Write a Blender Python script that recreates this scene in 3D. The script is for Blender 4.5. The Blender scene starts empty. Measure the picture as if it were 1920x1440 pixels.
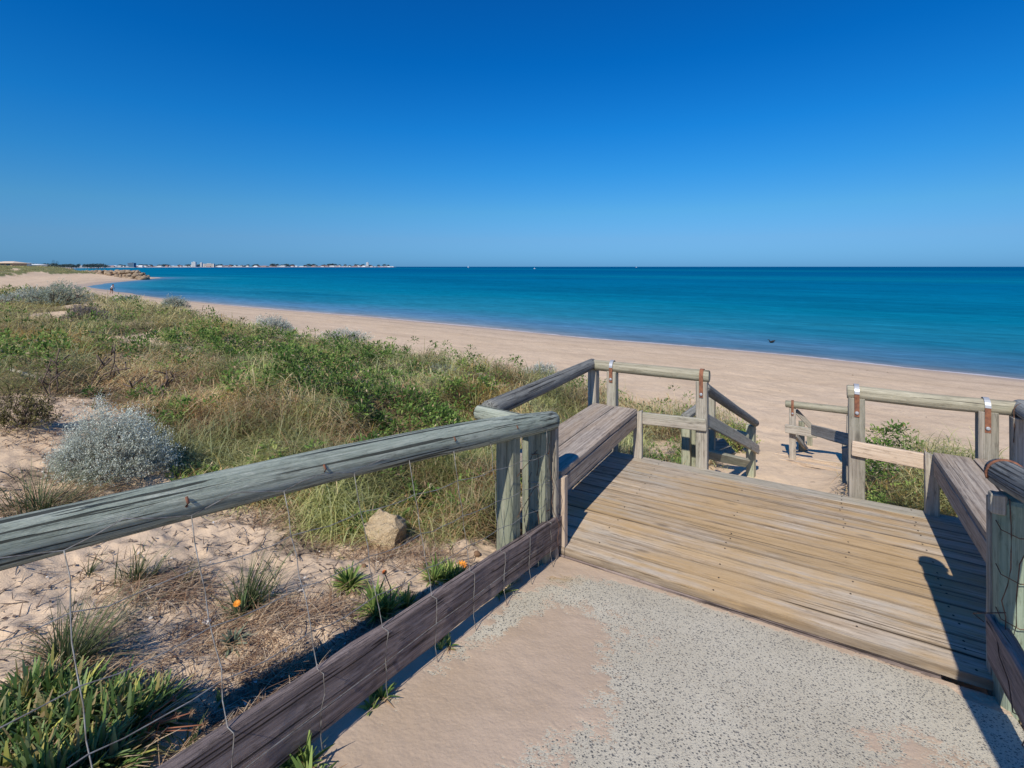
import bpy, math, random
import numpy as np
from mathutils import Vector, Matrix
random.seed(7); rng = np.random.default_rng(11)
S = bpy.context.scene; C = S.collection
F = 947.0; CH = 1.75; SEA = -3.25
TH = math.radians(30.5); U = Vector((math.cos(TH), -math.sin(TH), 0)); V = Vector((math.sin(TH), math.cos(TH), 0)); Z = Vector((0, 0, 1))
def W(u, v, z=0.0): return U*u + V*v + Z*z
def P(px, py, Y): return Vector(((px-960)/F*Y, Y, CH-(py-500)/F*Y))   # measured photo point at a known distance
def UV(x, y): return x*U.x + y*U.y, x*V.x + y*V.y
def sm(x, a, b):
    t = np.clip((x-a)/(b-a), 0, 1); return t*t*(3-2*t)
# ---------------------------------------------------------------- noise
def _h(i, j, s):
    n = (i.astype(np.int64)*374761393 + j.astype(np.int64)*668265263 + s*974634777) & 0xffffffff
    n = ((n ^ (n >> 13))*1274126177) & 0xffffffff
    return ((n ^ (n >> 16)) & 0xffff)/65535.0
def vn(x, y, s=0):
    xi = np.floor(x); yi = np.floor(y); fx = x-xi; fy = y-yi
    fx = fx*fx*(3-2*fx); fy = fy*fy*(3-2*fy); xi = xi.astype(np.int64); yi = yi.astype(np.int64)
    a = _h(xi, yi, s); b = _h(xi+1, yi, s); c = _h(xi, yi+1, s); d = _h(xi+1, yi+1, s)
    return (a*(1-fx)+b*fx)*(1-fy) + (c*(1-fx)+d*fx)*fy
def fbm(x, y, s=0, o=4):
    r = 0; a = .5; t = 0
    for k in range(o):
        r = r + a*vn(x, y, s+k*17); t += a; a *= .5; x = x*2.03+3.1; y = y*2.03-1.7
    return r/t
# ---------------------------------------------------------------- objects
def tag(o, label=None, cat=None, group=None, kind=None):
    if label: o['label'] = label
    if cat: o['category'] = cat
    if group: o['group'] = group
    if kind: o['kind'] = kind
    return o
def thing(name, loc, label, cat, group=None):
    o = bpy.data.objects.new(name, None); o.empty_display_size = .2; C.objects.link(o); o.location = Vector(loc)
    return tag(o, label, cat, group)
def mesh_obj(name, me, mat, parent=None, M=None):
    o = bpy.data.objects.new(name, me); C.objects.link(o)
    if mat and not me.materials: me.materials.append(mat)
    M = M.copy() if M is not None else Matrix.Identity(4)
    if parent is not None:
        q = parent; off = Vector((0, 0, 0))
        o.parent = parent; M = parent_mat(parent).inverted() @ M
    o.matrix_basis = M
    return o
def parent_mat(p):
    M = p.matrix_basis.copy()
    if p.parent: M = parent_mat(p.parent) @ M
    return M
def npmesh(name, v, f, col=None, smooth=False, attrs=None):
    v = np.asarray(v, dtype=np.float32); f = np.asarray(f, dtype=np.int32); k = f.shape[1]
    me = bpy.data.meshes.new(name); me.vertices.add(len(v)); me.vertices.foreach_set('co', v.ravel())
    me.loops.add(f.size); me.loops.foreach_set('vertex_index', f.ravel())
    me.polygons.add(len(f)); me.polygons.foreach_set('loop_start', np.arange(0, f.size, k, dtype=np.int32))
    if smooth: me.polygons.foreach_set('use_smooth', np.ones(len(f), dtype=bool))
    if col is not None:
        a = me.attributes.new('Col', 'FLOAT_COLOR', 'POINT'); c = np.ones((len(v), 4), dtype=np.float32); c[:, :3] = col; a.data.foreach_set('color', c.ravel())
    for n, arr in (attrs or {}).items():
        a = me.attributes.new(n, 'FLOAT', 'POINT'); a.data.foreach_set('value', np.asarray(arr, dtype=np.float32))
    me.update(calc_edges=True); me.validate(); return me
def pymesh(name, v, f, smooth=False):
    me = bpy.data.meshes.new(name); me.from_pydata([tuple(a) for a in v], [], f)
    if smooth: me.polygons.foreach_set('use_smooth', np.ones(len(f), dtype=bool))
    me.update(); return me
def wobj(name, me, mat, parent=None):
    """mesh given in world coordinates"""
    if parent is not None: me.transform(parent_mat(parent).inverted())
    o = bpy.data.objects.new(name, me); C.objects.link(o)
    if mat: me.materials.append(mat)
    if parent is not None: o.parent = parent
    return o
# ---------------------------------------------------------------- materials
def newmat(name):
    m = bpy.data.materials.new(name); m.use_nodes = True; nt = m.node_tree; b = nt.nodes['Principled BSDF']
    b.inputs['Roughness'].default_value = .85; b.inputs['Specular IOR Level'].default_value = .25
    return m, nt, b
def nd(nt, t, **kw):
    n = nt.nodes.new(t)
    for k, v in kw.items():
        if k.startswith('i_'):
            key = k[2:]; key = int(key) if key.isdigit() else key.replace('_', ' ')
            n.inputs[key].default_value = v
        else: setattr(n, k, v)
    return n
def ramp(nt, fac, stops, interp='LINEAR'):
    r = nd(nt, 'ShaderNodeValToRGB'); e = r.color_ramp; e.interpolation = interp
    while len(e.elements) < len(stops): e.elements.new(.5)
    for el, (p, c) in zip(e.elements, stops):
        el.position = p; el.color = (c, c, c, 1) if isinstance(c, (int, float)) else (*c, 1)
    nt.links.new(fac, r.inputs[0]); return r.outputs[0]
def mix(nt, a, b, fac, mode='MIX'):
    n = nd(nt, 'ShaderNodeMix', data_type='RGBA', blend_type=mode)
    for sock, val in ((n.inputs[0], fac), (n.inputs[6], a), (n.inputs[7], b)):
        if hasattr(val, 'links'): nt.links.new(val, sock)
        else: sock.default_value = val if isinstance(val, (int, float)) else (*val, 1)
    return n.outputs[2]
def math_(nt, op, a, b=None, clamp=False):
    n = nd(nt, 'ShaderNodeMath', operation=op, use_clamp=clamp)
    for k, val in enumerate((a, b)):
        if val is None: continue
        if hasattr(val, 'links'): nt.links.new(val, n.inputs[k])
        else: n.inputs[k].default_value = val
    return n.outputs[0]
def noise(nt, vec, scale, detail=4, rough=.6, dist=0, sc3=None):
    if sc3:
        mp = nd(nt, 'ShaderNodeMapping'); mp.inputs['Scale'].default_value = sc3; nt.links.new(vec, mp.inputs[0]); vec = mp.outputs[0]
    n = nd(nt, 'ShaderNodeTexNoise'); n.inputs['Scale'].default_value = scale; n.inputs['Detail'].default_value = detail
    n.inputs['Roughness'].default_value = rough; n.inputs['Distortion'].default_value = dist
    nt.links.new(vec, n.inputs['Vector']); return n.outputs['Fac']
def bump(nt, b, h, strength=.5, dist=.01):
    n = nd(nt, 'ShaderNodeBump'); n.inputs['Strength'].default_value = strength; n.inputs['Distance'].default_value = dist
    nt.links.new(h, n.inputs['Height']); nt.links.new(n.outputs[0], b.inputs['Normal'])
def wood(name, dark, mid, light, tint=(.2, .28, .22), tint_amt=.4, crack=.33, bd=.004, vary=.25, warm=None, edge=0):
    m, nt, b = newmat(name); L = nt.links
    tc = nd(nt, 'ShaderNodeTexCoord'); oi = nd(nt, 'ShaderNodeObjectInfo')
    sh = nd(nt, 'ShaderNodeVectorMath', operation='MULTIPLY_ADD'); cb = nd(nt, 'ShaderNodeCombineXYZ')
    for k in range(3): L.new(oi.outputs['Random'], cb.inputs[k])
    L.new(cb.outputs[0], sh.inputs[0]); sh.inputs[1].default_value = (53, 31, 17); L.new(tc.outputs['Object'], sh.inputs[2])
    vec = sh.outputs[0]
    warp = nd(nt, 'ShaderNodeTexNoise'); warp.inputs['Scale'].default_value = 1.7; L.new(vec, warp.inputs['Vector'])
    wv = nd(nt, 'ShaderNodeVectorMath', operation='MULTIPLY_ADD'); L.new(warp.outputs['Color'], wv.inputs[0]); wv.inputs[1].default_value = (.0, .012, .012); L.new(vec, wv.inputs[2]); vec = wv.outputs[0]
    g1 = noise(nt, vec, 1, 8, .70, 0, (.9, 60, 60)); g2 = noise(nt, vec, 1, 4, .75, 0, (5, 240, 240)); br = noise(nt, vec, 1, 3, .5, 0, (1.1, 6, 6))
    g = math_(nt, 'ADD', math_(nt, 'MULTIPLY', g1, .65), math_(nt, 'MULTIPLY', g2, .35))
    col = ramp(nt, g, [(.38, dark), (.5, mid), (.62, light)])
    col = mix(nt, col, tint, math_(nt, 'MULTIPLY', ramp(nt, br, [(.42, 0.), (.62, 1.)]), tint_amt))
    mo = noise(nt, vec, 1, 5, .7, 0, (9, 42, 42)); col = mix(nt, col, tuple(x*.75 for x in dark), math_(nt, 'MULTIPLY', ramp(nt, mo, [(.54, 0.), (.70, 1.)]), .75)); col = mix(nt, col, light, math_(nt, 'MULTIPLY', ramp(nt, mo, [(.30, 1.), (.44, 0.)]), .55))
    if warm:
        gp = nd(nt, 'ShaderNodeNewGeometry'); bw = noise(nt, gp.outputs['Position'], 1.5, 4, .6); bl = noise(nt, vec, 1, 3, .55, 0, (.9, 14, 14)); dc = nd(nt, 'ShaderNodeVectorMath', operation='DISTANCE'); L.new(gp.outputs['Position'], dc.inputs[0]); dc.inputs[1].default_value = W(-.2, 3.65, 0)
        br2 = math_(nt, 'SUBTRACT', math_(nt, 'ADD', math_(nt, 'MULTIPLY', bw, .6), math_(nt, 'MULTIPLY', bl, .55)), math_(nt, 'MULTIPLY', math_(nt, 'MAXIMUM', math_(nt, 'SUBTRACT', dc.outputs['Value'], .6), 0.), .16)); col = mix(nt, col, warm[0], math_(nt, 'MULTIPLY', ramp(nt, br2, [(.45, 0.), (.6, 1.)]), warm[1]))
    if edge:
        so_ = nd(nt, 'ShaderNodeSeparateXYZ'); L.new(tc.outputs['Object'], so_.inputs[0]); ey = math_(nt, 'ADD', math_(nt, 'ABSOLUTE', so_.outputs[1]), math_(nt, 'MULTIPLY', math_(nt, 'SUBTRACT', noise(nt, vec, 1, 4, .6, 0, (3, 30, 30)), .5), .03))
        er = nd(nt, 'ShaderNodeMapRange'); L.new(ey, er.inputs[0]); er.inputs[1].default_value = edge-.012; er.inputs[2].default_value = edge; col = mix(nt, col, tuple(x*.55 for x in dark), math_(nt, 'MULTIPLY', er.outputs[0], .72))
    # long drying cracks and a few knots
    c1 = noise(nt, vec, 1, 2, .5, 0, (.5, 105, 105)); cr = ramp(nt, c1, [(crack-.05, 1.), (crack-.015, 0.)])
    col = mix(nt, col, tuple(x*.18 for x in dark), math_(nt, 'MULTIPLY', cr, .85))
    vo = nd(nt, 'ShaderNodeTexVoronoi'); mp = nd(nt, 'ShaderNodeMapping'); mp.inputs['Scale'].default_value = (1.7, 5, 5); L.new(vec, mp.inputs[0]); L.new(mp.outputs[0], vo.inputs['Vector'])
    vo.inputs['Scale'].default_value = 1; kn = ramp(nt, vo.outputs['Distance'], [(.05, 1.), (.12, 0.)])
    col = mix(nt, col, tuple(x*.5 for x in dark), math_(nt, 'MULTIPLY', kn, .7))
    hs = nd(nt, 'ShaderNodeHueSaturation'); L.new(col, hs.inputs['Color'])
    mr = nd(nt, 'ShaderNodeMapRange'); L.new(oi.outputs['Random'], mr.inputs[0]); mr.inputs[3].default_value = 1-vary; mr.inputs[4].default_value = 1+vary*.6; L.new(mr.outputs[0], hs.inputs['Value'])
    L.new(hs.outputs[0], b.inputs['Base Color'])
    h = math_(nt, 'SUBTRACT', math_(nt, 'SUBTRACT', g, math_(nt, 'MULTIPLY', mo, .5)), math_(nt, 'MULTIPLY', cr, 1.3)); bump(nt, b, h, .9, bd)
    return m
M_rail = wood('weathered green rail timber', (.15, .16, .135), (.38, .41, .34), (.62, .64, .54), (.33, .40, .31), .45, .43, .016)
M_post = wood('green treated post timber', (.14, .135, .095), (.33, .315, .225), (.48, .46, .345), (.28, .33, .23), .5, .34)
M_grey = wood('grey weathered post timber', (.18, .155, .125), (.36, .32, .265), (.50, .455, .385), (.32, .34, .25), .35, .30)
M_log = wood('pale round log', (.19, .17, .12), (.37, .34, .25), (.50, .46, .35), (.28, .31, .22), .45, .29)
M_dlog = wood('blue grey round log', (.09, .09, .085), (.25, .25, .23), (.40, .40, .36), (.27, .28, .27), .4, .40, .01)
M_kick = wood('purple brown kickboard', (.09, .068, .06), (.235, .18, .162), (.41, .335, .30), (.26, .21, .195), .4, .40, .012)
M_deck = wood('sun bleached deck plank', (.25, .185, .125), (.48, .37, .255), (.65, .54, .41), (.50, .45, .375), .7, .355, .007, .13, ((.50, .33, .15), .7), .065)
M_deckg = wood('grey deck edge plank', (.22, .185, .14), (.42, .36, .28), (.56, .50, .41), (.36, .35, .27), .5, .31, .004, .08)
M_seat = wood('bench seat timber', (.15, .12, .10), (.33, .28, .235), (.50, .44, .37), (.42, .31, .21), .5, .33, .006, .12)
M_pink = wood('pinkish new cut timber', (.30, .22, .16), (.50, .39, .29), (.60, .49, .38), (.44, .38, .30), .4, .27)
def plain(name, c, rough=.8, metal=0, nscale=0, c2=None, spec=.25):
    m, nt, b = newmat(name); b.inputs['Base Color'].default_value = (*c, 1); b.inputs['Roughness'].default_value = rough; b.inputs['Metallic'].default_value = metal; b.inputs['Specular IOR Level'].default_value = spec
    if nscale:
        tc = nd(nt, 'ShaderNodeTexCoord'); n = noise(nt, tc.outputs['Object'], nscale, 5, .65)
        nt.links.new(ramp(nt, n, [(.35, c), (.65, c2 or tuple(x*.6 for x in c))]), b.inputs['Base Color'])
    return m
M_wire = plain('galvanised wire', (.36, .36, .35), .55, .3, 30, (.15, .13, .11))
M_rwire = plain('rusty wire', (.20, .11, .07), .8, .2, 60, (.10, .06, .045))
M_rust = plain('rusty iron', (.30, .13, .07), .85, .1, 40, (.15, .07, .05))
M_galv = plain('galvanised strap', (.42, .44, .46), .5, .35, 50, (.4, .42, .45))
M_nail = plain('dark nail head', (.05, .04, .035), .7, .3)
def leafmat(name, trans=.25):
    m, nt, b = newmat(name); a = nd(nt, 'ShaderNodeAttribute', attribute_name='Col'); nt.links.new(a.outputs['Color'], b.inputs['Base Color'])
    b.inputs['Roughness'].default_value = .6; b.inputs['Specular IOR Level'].default_value = .3
    if trans:
        t = nd(nt, 'ShaderNodeBsdfTranslucent'); nt.links.new(a.outputs['Color'], t.inputs[0]); mx = nd(nt, 'ShaderNodeMixShader'); mx.inputs[0].default_value = trans
        out = nt.nodes['Material Output']; nt.links.new(b.outputs[0], mx.inputs[1]); nt.links.new(t.outputs[0], mx.inputs[2]); nt.links.new(mx.outputs[0], out.inputs[0])
    return m
M_leaf = leafmat('foliage', .38)
M_dry = leafmat('dry litter', 0)
# ---------------------------------------------------------------- shoreline and terrain heights
SH = [(220, -220), (120, -95), (60, -22), (36, 8), (22.6, 22.3), (19.5, 24.9), (16.1, 28.2), (11.3, 31.6), (5.2, 35.3), (-2.6, 41.5), (-13.7, 49.8), (-24.7, 57), (-40, 67.6), (-55, 79), (-70, 92), (-90, 108),
      (-109, 127), (-117.5, 141), (-124.5, 153), (-132, 169), (-138, 184), (-143, 197), (-150, 211), (-156, 224), (-166, 236), (-205, 252), (-240, 275), (-460, 528), (-880, 1010), (-1310, 1500), (-2260, 2600)]
LAND = SH + [(-9000, 3000), (-9000, -3000), (220, -3000)]
def shore(x, y):
    best = np.full(x.shape, 1e18)
    for (ax, ay), (bx, by) in zip(SH[:-1], SH[1:]):
        dx, dy = bx-ax, by-ay; t = np.clip(((x-ax)*dx+(y-ay)*dy)/(dx*dx+dy*dy), 0, 1)
        best = np.minimum(best, (x-ax-t*dx)**2+(y-ay-t*dy)**2)
    ins = np.zeros(x.shape, bool); n = len(LAND)
    for i in range(n):
        (ax, ay), (bx, by) = LAND[i], LAND[(i+1) % n]
        if ay == by: continue
        c = ((ay > y) != (by > y)) & (x < (bx-ax)*(y-ay)/(by-ay)+ax); ins ^= c
    return np.where(ins, 1, -1)*np.sqrt(best)
PR = np.array([(-400, -30), (-60, -8), (-10, -4.1), (0, -3.25), (8, -2.45), (20, -1.3), (23.7, -1.05), (25.2, -.88), (27, -.5), (28, -.25), (29.3, -.08), (32, .38), (34, .66), (40, 1.0), (60, 1.6), (400, 3)])
PL = np.array([(-400, -30), (-60, -8), (-10, -4.1), (0, -3.25), (8, -2.45), (20, -1.35), (21.5, -1.1), (23.5, -.62), (25.5, -.24), (27.5, -.06), (29.3, .06), (32, .38), (34, .6), (40, .9), (60, 1.5), (400, 3)])
def conc(v): return -.055 + .19*(2.87-v)
def H(x, y):
    x = np.asarray(x, float); y = np.asarray(y, float)
    r = np.hypot(x, y); d = shore(x, y) + (fbm(x*.02, y*.02, 5)-.5)*np.clip(r-60, 0, 80)*.12
    u, v = UV(x, y)
    w = sm(-u, 2.2, 6.0)
    z = np.interp(d, PR[:, 0], PR[:, 1])*(1-w) + np.interp(d, PL[:, 0], PL[:, 1])*w
    for cx, cy, rr, h in ((-3.2, 7.6, 1.3, .10), (-6.5, 15, 3, -.10), (4.8, 5.4, .8, .45), (.9, 6.8, 1.6, .10), (-4.6, 6.6, 2.4, .12), (-20, 24, 5, .25), (-31, 34, 6, .5), (-9.5, 9.5, 2.5, .1), (-9.5, 18, 2.6, .28), (-15, 24, 3.2, .42), (-22.5, 30.5, 4, .42)):
        z = z + h*np.exp(-((x-cx)**2+(y-cy)**2)/(2*rr*rr))
    dune = sm(d, 21, 26); z = z + dune*(fbm(x*.22, y*.22, 3)-.5)*np.clip(r-3, 0, 30)*.035
    z = z + dune*(fbm(x*.9, y*.9, 9)-.5)*.10*sm(r, 2, 8)
    z = z + (1-dune)*sm(d, .5, 4)*((fbm(x*.35, y*.35, 21)-.5)*.10 + (fbm(x*2.2, y*2.2, 22, 2)-.5)*.045)
    # the sand beside the sloping path keeps the height of the path
    side = np.where(u < -.3, -u-1.37, u-.7); wp = (1-sm(side, .3, 2.6))*(1-sm(v, 2.6, 4.2))
    z = z*(1-wp) + (conc(np.minimum(v, 3.2))-.015)*wp
    z = z + .75*sm(d, 21, 36)*sm(r, 90, 170)
    near = 1-sm(r, 5, 9); inside = (u > -1.36) & (u < .72) & (v < 2.84)
    lump = (fbm(x*3.2, y*3.2, 31, 4)-.5)*.10 + (fbm(x*10, y*10, 32, 3)-.5)*.040
    z = z + near*lump*sm(side, 0.03, .4)*(1-sm(v, 3.5, 5)*.5)
    tr = np.exp(-((u-.1+.12*(v-9))/2.2)**2)*sm(v, 5, 7)*(1-sm(v, 22, 30)); z = z - tr*.018*sm(fbm(x*1.9, y*1.9, 36, 2), .5, .68)*(d > 2)
    z = np.where(inside, conc(v)-.13, z)
    z = np.where(inside & (u > .42) & (v > 2.66), -.42, z)
    ud = (u > -1.95) & (u < 1.28) & (v >= 2.84) & (v < 4.7)
    z = np.where(ud, np.minimum(z, -.30), z)
    st = np.exp(-((u+.2)/.75)**4)*sm(v, 4.5, 4.9)*(1-sm(v, 6.5, 8.5)); z = z - st*.10
    return z
def Hs(x, y): return float(H(np.array([x]), np.array([y]))[0])
def hit(px, py, ymax=400):
    """ground point seen at a photo position"""
    Y = np.exp(np.linspace(math.log(.9), math.log(ymax), 3000)); x = (px-960)/F*Y; z = CH-(py-500)/F*Y
    g = H(x, Y); k = int(np.argmax(g > z)); 
    if g[k] <= z[k]: k = len(Y)-1
    return Vector((x[k], Y[k], g[k]))
def proj(x, y, z): 
    yy = np.maximum(y, .05); return 960+F*x/yy, 500+F*(CH-z)/yy
# ---------------------------------------------------------------- vegetation masks on the ground
def ell(px, py, L):
    m = np.zeros(px.shape)
    for cx, cy, rx, ry in L: m = np.maximum(m, 1-np.sqrt(((px-cx)/rx)**2+((py-cy)/ry)**2))
    return m
SAND_LINE = np.array([(-400, 700), (0, 722), (60, 738), (110, 748), (200, 752), (260, 775), (330, 905), (440, 945), (540, 945), (620, 1000), (700, 1012), (800, 1018), (900, 1015), (940, 1010), (2400, 1010)])
LEAFY = [(640, 730, 180, 78), (430, 662, 170, 28), (50, 705, 110, 24), (215, 675, 90, 20), (800, 800, 120, 60), (232, 606, 60, 12), (380, 915, 80, 45), (1640, 905, 60, 60), (1230, 870, 70, 25), (520, 650, 60, 20)]
STRAW = [(270, 735, 240, 48), (380, 800, 110, 44), (40, 770, 90, 40), (640, 850, 80, 45), (560, 960, 60, 30), (700, 770, 60, 25)]
GOLD = [(60, 655, 130, 30), (180, 690, 80, 20), (900, 760, 80, 60), (400, 640, 60, 12)]
BARE = [(262, 640, 62, 16), (100, 596, 70, 16), (350, 655, 30, 6), (480, 640, 26, 5), (130, 755, 95, 12), (905, 705, 28, 7), (930, 722, 24, 7), (1240, 842, 55, 22), (175, 570, 25, 5), (70, 512, 26, 4), (30, 505, 12, 3)]
def veg(x, y, z):
    """cover 0..1 and weights leafy / straw / gold"""
    r = np.hypot(x, y); u, v = UV(x, y); px, py = proj(x, y, z); d = shore(x, y)
    edge = 21.6 + (fbm(x*.5, y*.5, 41)-.5)*3.2
    right = sm(u, -.3, .2)
    edge = edge + np.where(v < 12, 2.2*sm(-u, -.5, 3.5)*0 + right*2.6, 0)
    c = sm(d, edge-.4, edge+.8)
    n = fbm(x*1.3, y*1.3, 43); far = sm(r, 12, 40)
    c = c*np.clip(1.25-.9*far*(1-sm(r, 90, 130))*sm(n, .5, .62), 0, 1)
    c = c*(1-.6*sm(r, 5, 9)*sm(fbm(x*.55, y*.55, 48), .64, .70))
    line = np.interp(px, SAND_LINE[:, 0], SAND_LINE[:, 1]) + (fbm(x*4, y*4, 44)-.5)*60
    c = np.where((y > .3) & (u < -1.2) & (v < 5), c*(1-sm(py-line, -16, 16)), c)
    c = c*(1-sm(ell(px, py, BARE)+(n-.5)*.5, .05, .35))
    c = np.where((y < .3), 0, c)
    wob = (n-.5)*.5
    c = c*np.where((u > -1.15+wob) & (u < .75) & (v > 2), 0, 1)                    # the stair way down
    c = c*np.where((u > -1.95) & (u < 1.3) & (v < 4.72), 0, 1)
    c = c*np.where((u > .6) & (v < 4.95), 0, 1)
    c = np.where((u > .42) & (v > 4.78), sm(1-np.sqrt(((x-4.75)/1.5)**2+((y-5.3)/.95)**2)+wob*.6, -.02, .2), c); c = np.where((u > .42) & (v <= 4.78), 0, c)
    j = (fbm(x*2.5, y*2.5, 45)-.5)*1.1
    le = sm(ell(px, py, LEAFY)+j, .05, .35); st = sm(ell(px, py, STRAW)+j, .05, .4); go = sm(ell(px, py, GOLD)+j, .05, .4)
    le = np.maximum(le, far*.7*sm(fbm(x*.35, y*.35, 46), .60, .70))
    return c, le, st, go
def VH(x, y): return .02 + .40*sm(fbm(x*.85, y*.85, 51, 2), .36, .66)    # height of the growth
# ---------------------------------------------------------------- ground sheet
def polar(al, rl):
    A, R = np.meshgrid(al, rl); return np.sin(A)*R, np.cos(A)*R
def gridfaces(nr, na, wrap=False):
    i = np.arange(nr-1)[:, None]; j = np.arange(na if wrap else na-1)[None, :]; j2 = (j+1) % na
    return np.stack([i*na+j, i*na+j2, (i+1)*na+j2, (i+1)*na+j], -1).reshape(-1, 4)[:, ::-1]
al = np.radians(np.concatenate([np.arange(-180, -60, 3), np.arange(-60, 60, .2), np.arange(60, 180, 3)]))
rl = np.exp(np.concatenate([np.arange(math.log(.25), math.log(30), .0065), np.arange(math.log(30), math.log(2600), .02)]))
gx, gy = polar(al, rl); gz = H(gx, gy)
cov, le_, st_, go_ = veg(gx, gy, gz); dd = shore(gx, gy)
gv = np.stack([gx, gy, gz], -1).reshape(-1, 3)
me = npmesh('sand_ground', gv, gridfaces(len(rl), len(al), True), smooth=True, attrs={'veg': cov.ravel(), 'dsh': dd.ravel(), 'lit': (sm(fbm(gx*2.4, gy*2.4, 91), .42, .64)*.75*(dd > 24.5)*(1-sm(np.hypot(gx, gy), 8, 14))*(UV(gx, gy)[0] < -1.3)).ravel()})
m, nt, b = newmat('dune and beach sand'); L = nt.links
geo = nd(nt, 'ShaderNodeNewGeometry'); pos = geo.outputs['Position']
n1 = noise(nt, pos, .35, 5, .6); n2 = noise(nt, pos, 9, 6, .7); n3 = noise(nt, pos, 160, 2, .7); n4 = noise(nt, pos, 1.6, 5, .65)
col = ramp(nt, n1, [(.3, (.60, .45, .30)), (.7, (.71, .545, .38))])
col = mix(nt, col, (.44, .325, .225), math_(nt, 'MULTIPLY', ramp(nt, n4, [(.45, 0.), (.7, 1.)]), .4))
col = mix(nt, col, (.36, .26, .19), math_(nt, 'MULTIPLY', ramp(nt, n2, [(.5, 0.), (.72, 1.)]), .5))
col = mix(nt, col, (.23, .17, .13), math_(nt, 'MULTIPLY', ramp(nt, n3, [(.62, 0.), (.70, 1.)]), .5))
al_ = nd(nt, 'ShaderNodeAttribute', attribute_name='lit')
lt = ramp(nt, math_(nt, 'ADD', al_.outputs['Fac'], math_(nt, 'MULTIPLY', math_(nt, 'SUBTRACT', noise(nt, pos, 26, 6, .8), .5), 1.6)), [(.35, 0.), (.75, 1.)])
col = mix(nt, col, (.16, .115, .08), math_(nt, 'MULTIPLY', lt, .75))
av = nd(nt, 'ShaderNodeAttribute', attribute_name='veg'); ad = nd(nt, 'ShaderNodeAttribute', attribute_name='dsh')
fa = ramp(nt, ad.outputs['Fac'], [(0, 0.), (1, 0.)])
dmr = nd(nt, 'ShaderNodeMapRange'); L.new(math_(nt, 'ADD', ad.outputs['Fac'], math_(nt, 'MULTIPLY', math_(nt, 'SUBTRACT', noise(nt, pos, .25, 3), .5), 3.0)), dmr.inputs[0]); dmr.inputs[1].default_value = 0; dmr.inputs[2].default_value = 10
wet = ramp(nt, dmr.outputs[0], [(.10, 1.), (.22, .35), (.9, 0.)]); col = mix(nt, col, (.36, .29, .245), math_(nt, 'MULTIPLY', wet, .75))
bnd = math_(nt, 'ADD', ad.outputs['Fac'], math_(nt, 'MULTIPLY', math_(nt, 'SUBTRACT', noise(nt, pos, .12, 4, .6), .5), 5.0)); bm_ = nd(nt, 'ShaderNodeMapRange'); L.new(bnd, bm_.inputs[0]); bm_.inputs[1].default_value = 0; bm_.inputs[2].default_value = 20
bands = ramp(nt, bm_.outputs[0], [(.20, 0.), (.235, .8), (.27, .1), (.40, 0.), (.43, .55), (.47, .05), (.62, 0.), (.66, .35), (.70, 0.)]); col = mix(nt, col, (.40, .295, .205), math_(nt, 'MULTIPLY', bands, math_(nt, 'ADD', .25, math_(nt, 'MULTIPLY', n2, .9))))
spk = noise(nt, pos, 5.5, 2, .6); col = mix(nt, col, (.30, .22, .16), math_(nt, 'MULTIPLY', ramp(nt, spk, [(.70, 0.), (.76, 1.)]), .5))
vg = ramp(nt, math_(nt, 'ADD', av.outputs['Fac'], math_(nt, 'MULTIPLY', math_(nt, 'SUBTRACT', n2, .5), .6)), [(.2, 0.), (.6, 1.)])
farv = nd(nt, 'ShaderNodeVectorMath', operation='LENGTH'); L.new(pos, farv.inputs[0]); fm = nd(nt, 'ShaderNodeMapRange'); L.new(farv.outputs['Value'], fm.inputs[0]); fm.inputs[1].default_value = 60; fm.inputs[2].default_value = 140
col = mix(nt, col, mix(nt, mix(nt, (.24, .18, .10), (.11, .10, .045), n2), mix(nt, (.07, .10, .03), (.22, .23, .09), n4), fm.outputs[0]), math_(nt, 'MULTIPLY', vg, .92))
L.new(col, b.inputs['Base Color']); b.inputs['Roughness'].default_value = .95; b.inputs['Specular IOR Level'].default_value = .1
n5 = noise(nt, pos, 2.6, 3, .6); hh = math_(nt, 'ADD', math_(nt, 'MULTIPLY', n5, 1.3), math_(nt, 'ADD', math_(nt, 'MULTIPLY', n2, .8), math_(nt, 'MULTIPLY', n3, .12))); bump(nt, b, hh, .55, .03)
tag(wobj('sand_ground', me, m), kind='structure')
# ---------------------------------------------------------------- sea
al2 = np.radians(np.concatenate([np.arange(-180, -60, 6), np.arange(-60, 60, .35), np.arange(60, 180, 6)]))
rl2 = np.exp(np.arange(math.log(8), math.log(90000), .022)); sx, sy = polar(al2, rl2); ds = -shore(sx, sy)
me = npmesh('sea', np.stack([sx, sy, np.full(sx.shape, SEA)], -1).reshape(-1, 3), gridfaces(len(rl2), len(al2), True), smooth=True, attrs={'off': np.clip(ds, -5, None).ravel()})
m, nt, b = newmat('sea water'); L = nt.links
geo = nd(nt, 'ShaderNodeNewGeometry'); pos = geo.outputs['Position']; ao = nd(nt, 'ShaderNodeAttribute', attribute_name='off')
rot = nd(nt, 'ShaderNodeMapping'); rot.inputs['Rotation'].default_value = (0, 0, math.radians(35)); L.new(pos, rot.inputs[0]); rp = rot.outputs[0]
pat = noise(nt, rp, 1, 4, .55, .3, (.012, .05, 1)); pat2 = noise(nt, rp, 1, 3, .5, 0, (.0012, .006, 1)); fine = noise(nt, rp, 1, 4, .7, 0, (1.1, 2.6, 1)); mid = noise(nt, rp, 1, 4, .6, 0, (.10, .30, 1))
off = math_(nt, 'ADD', ao.outputs['Fac'], math_(nt, 'MULTIPLY', math_(nt, 'SUBTRACT', mid, .5), 1.2))
offp = math_(nt, 'MULTIPLY', off, math_(nt, 'ADD', .55, math_(nt, 'MULTIPLY', pat, .9)))
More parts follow.
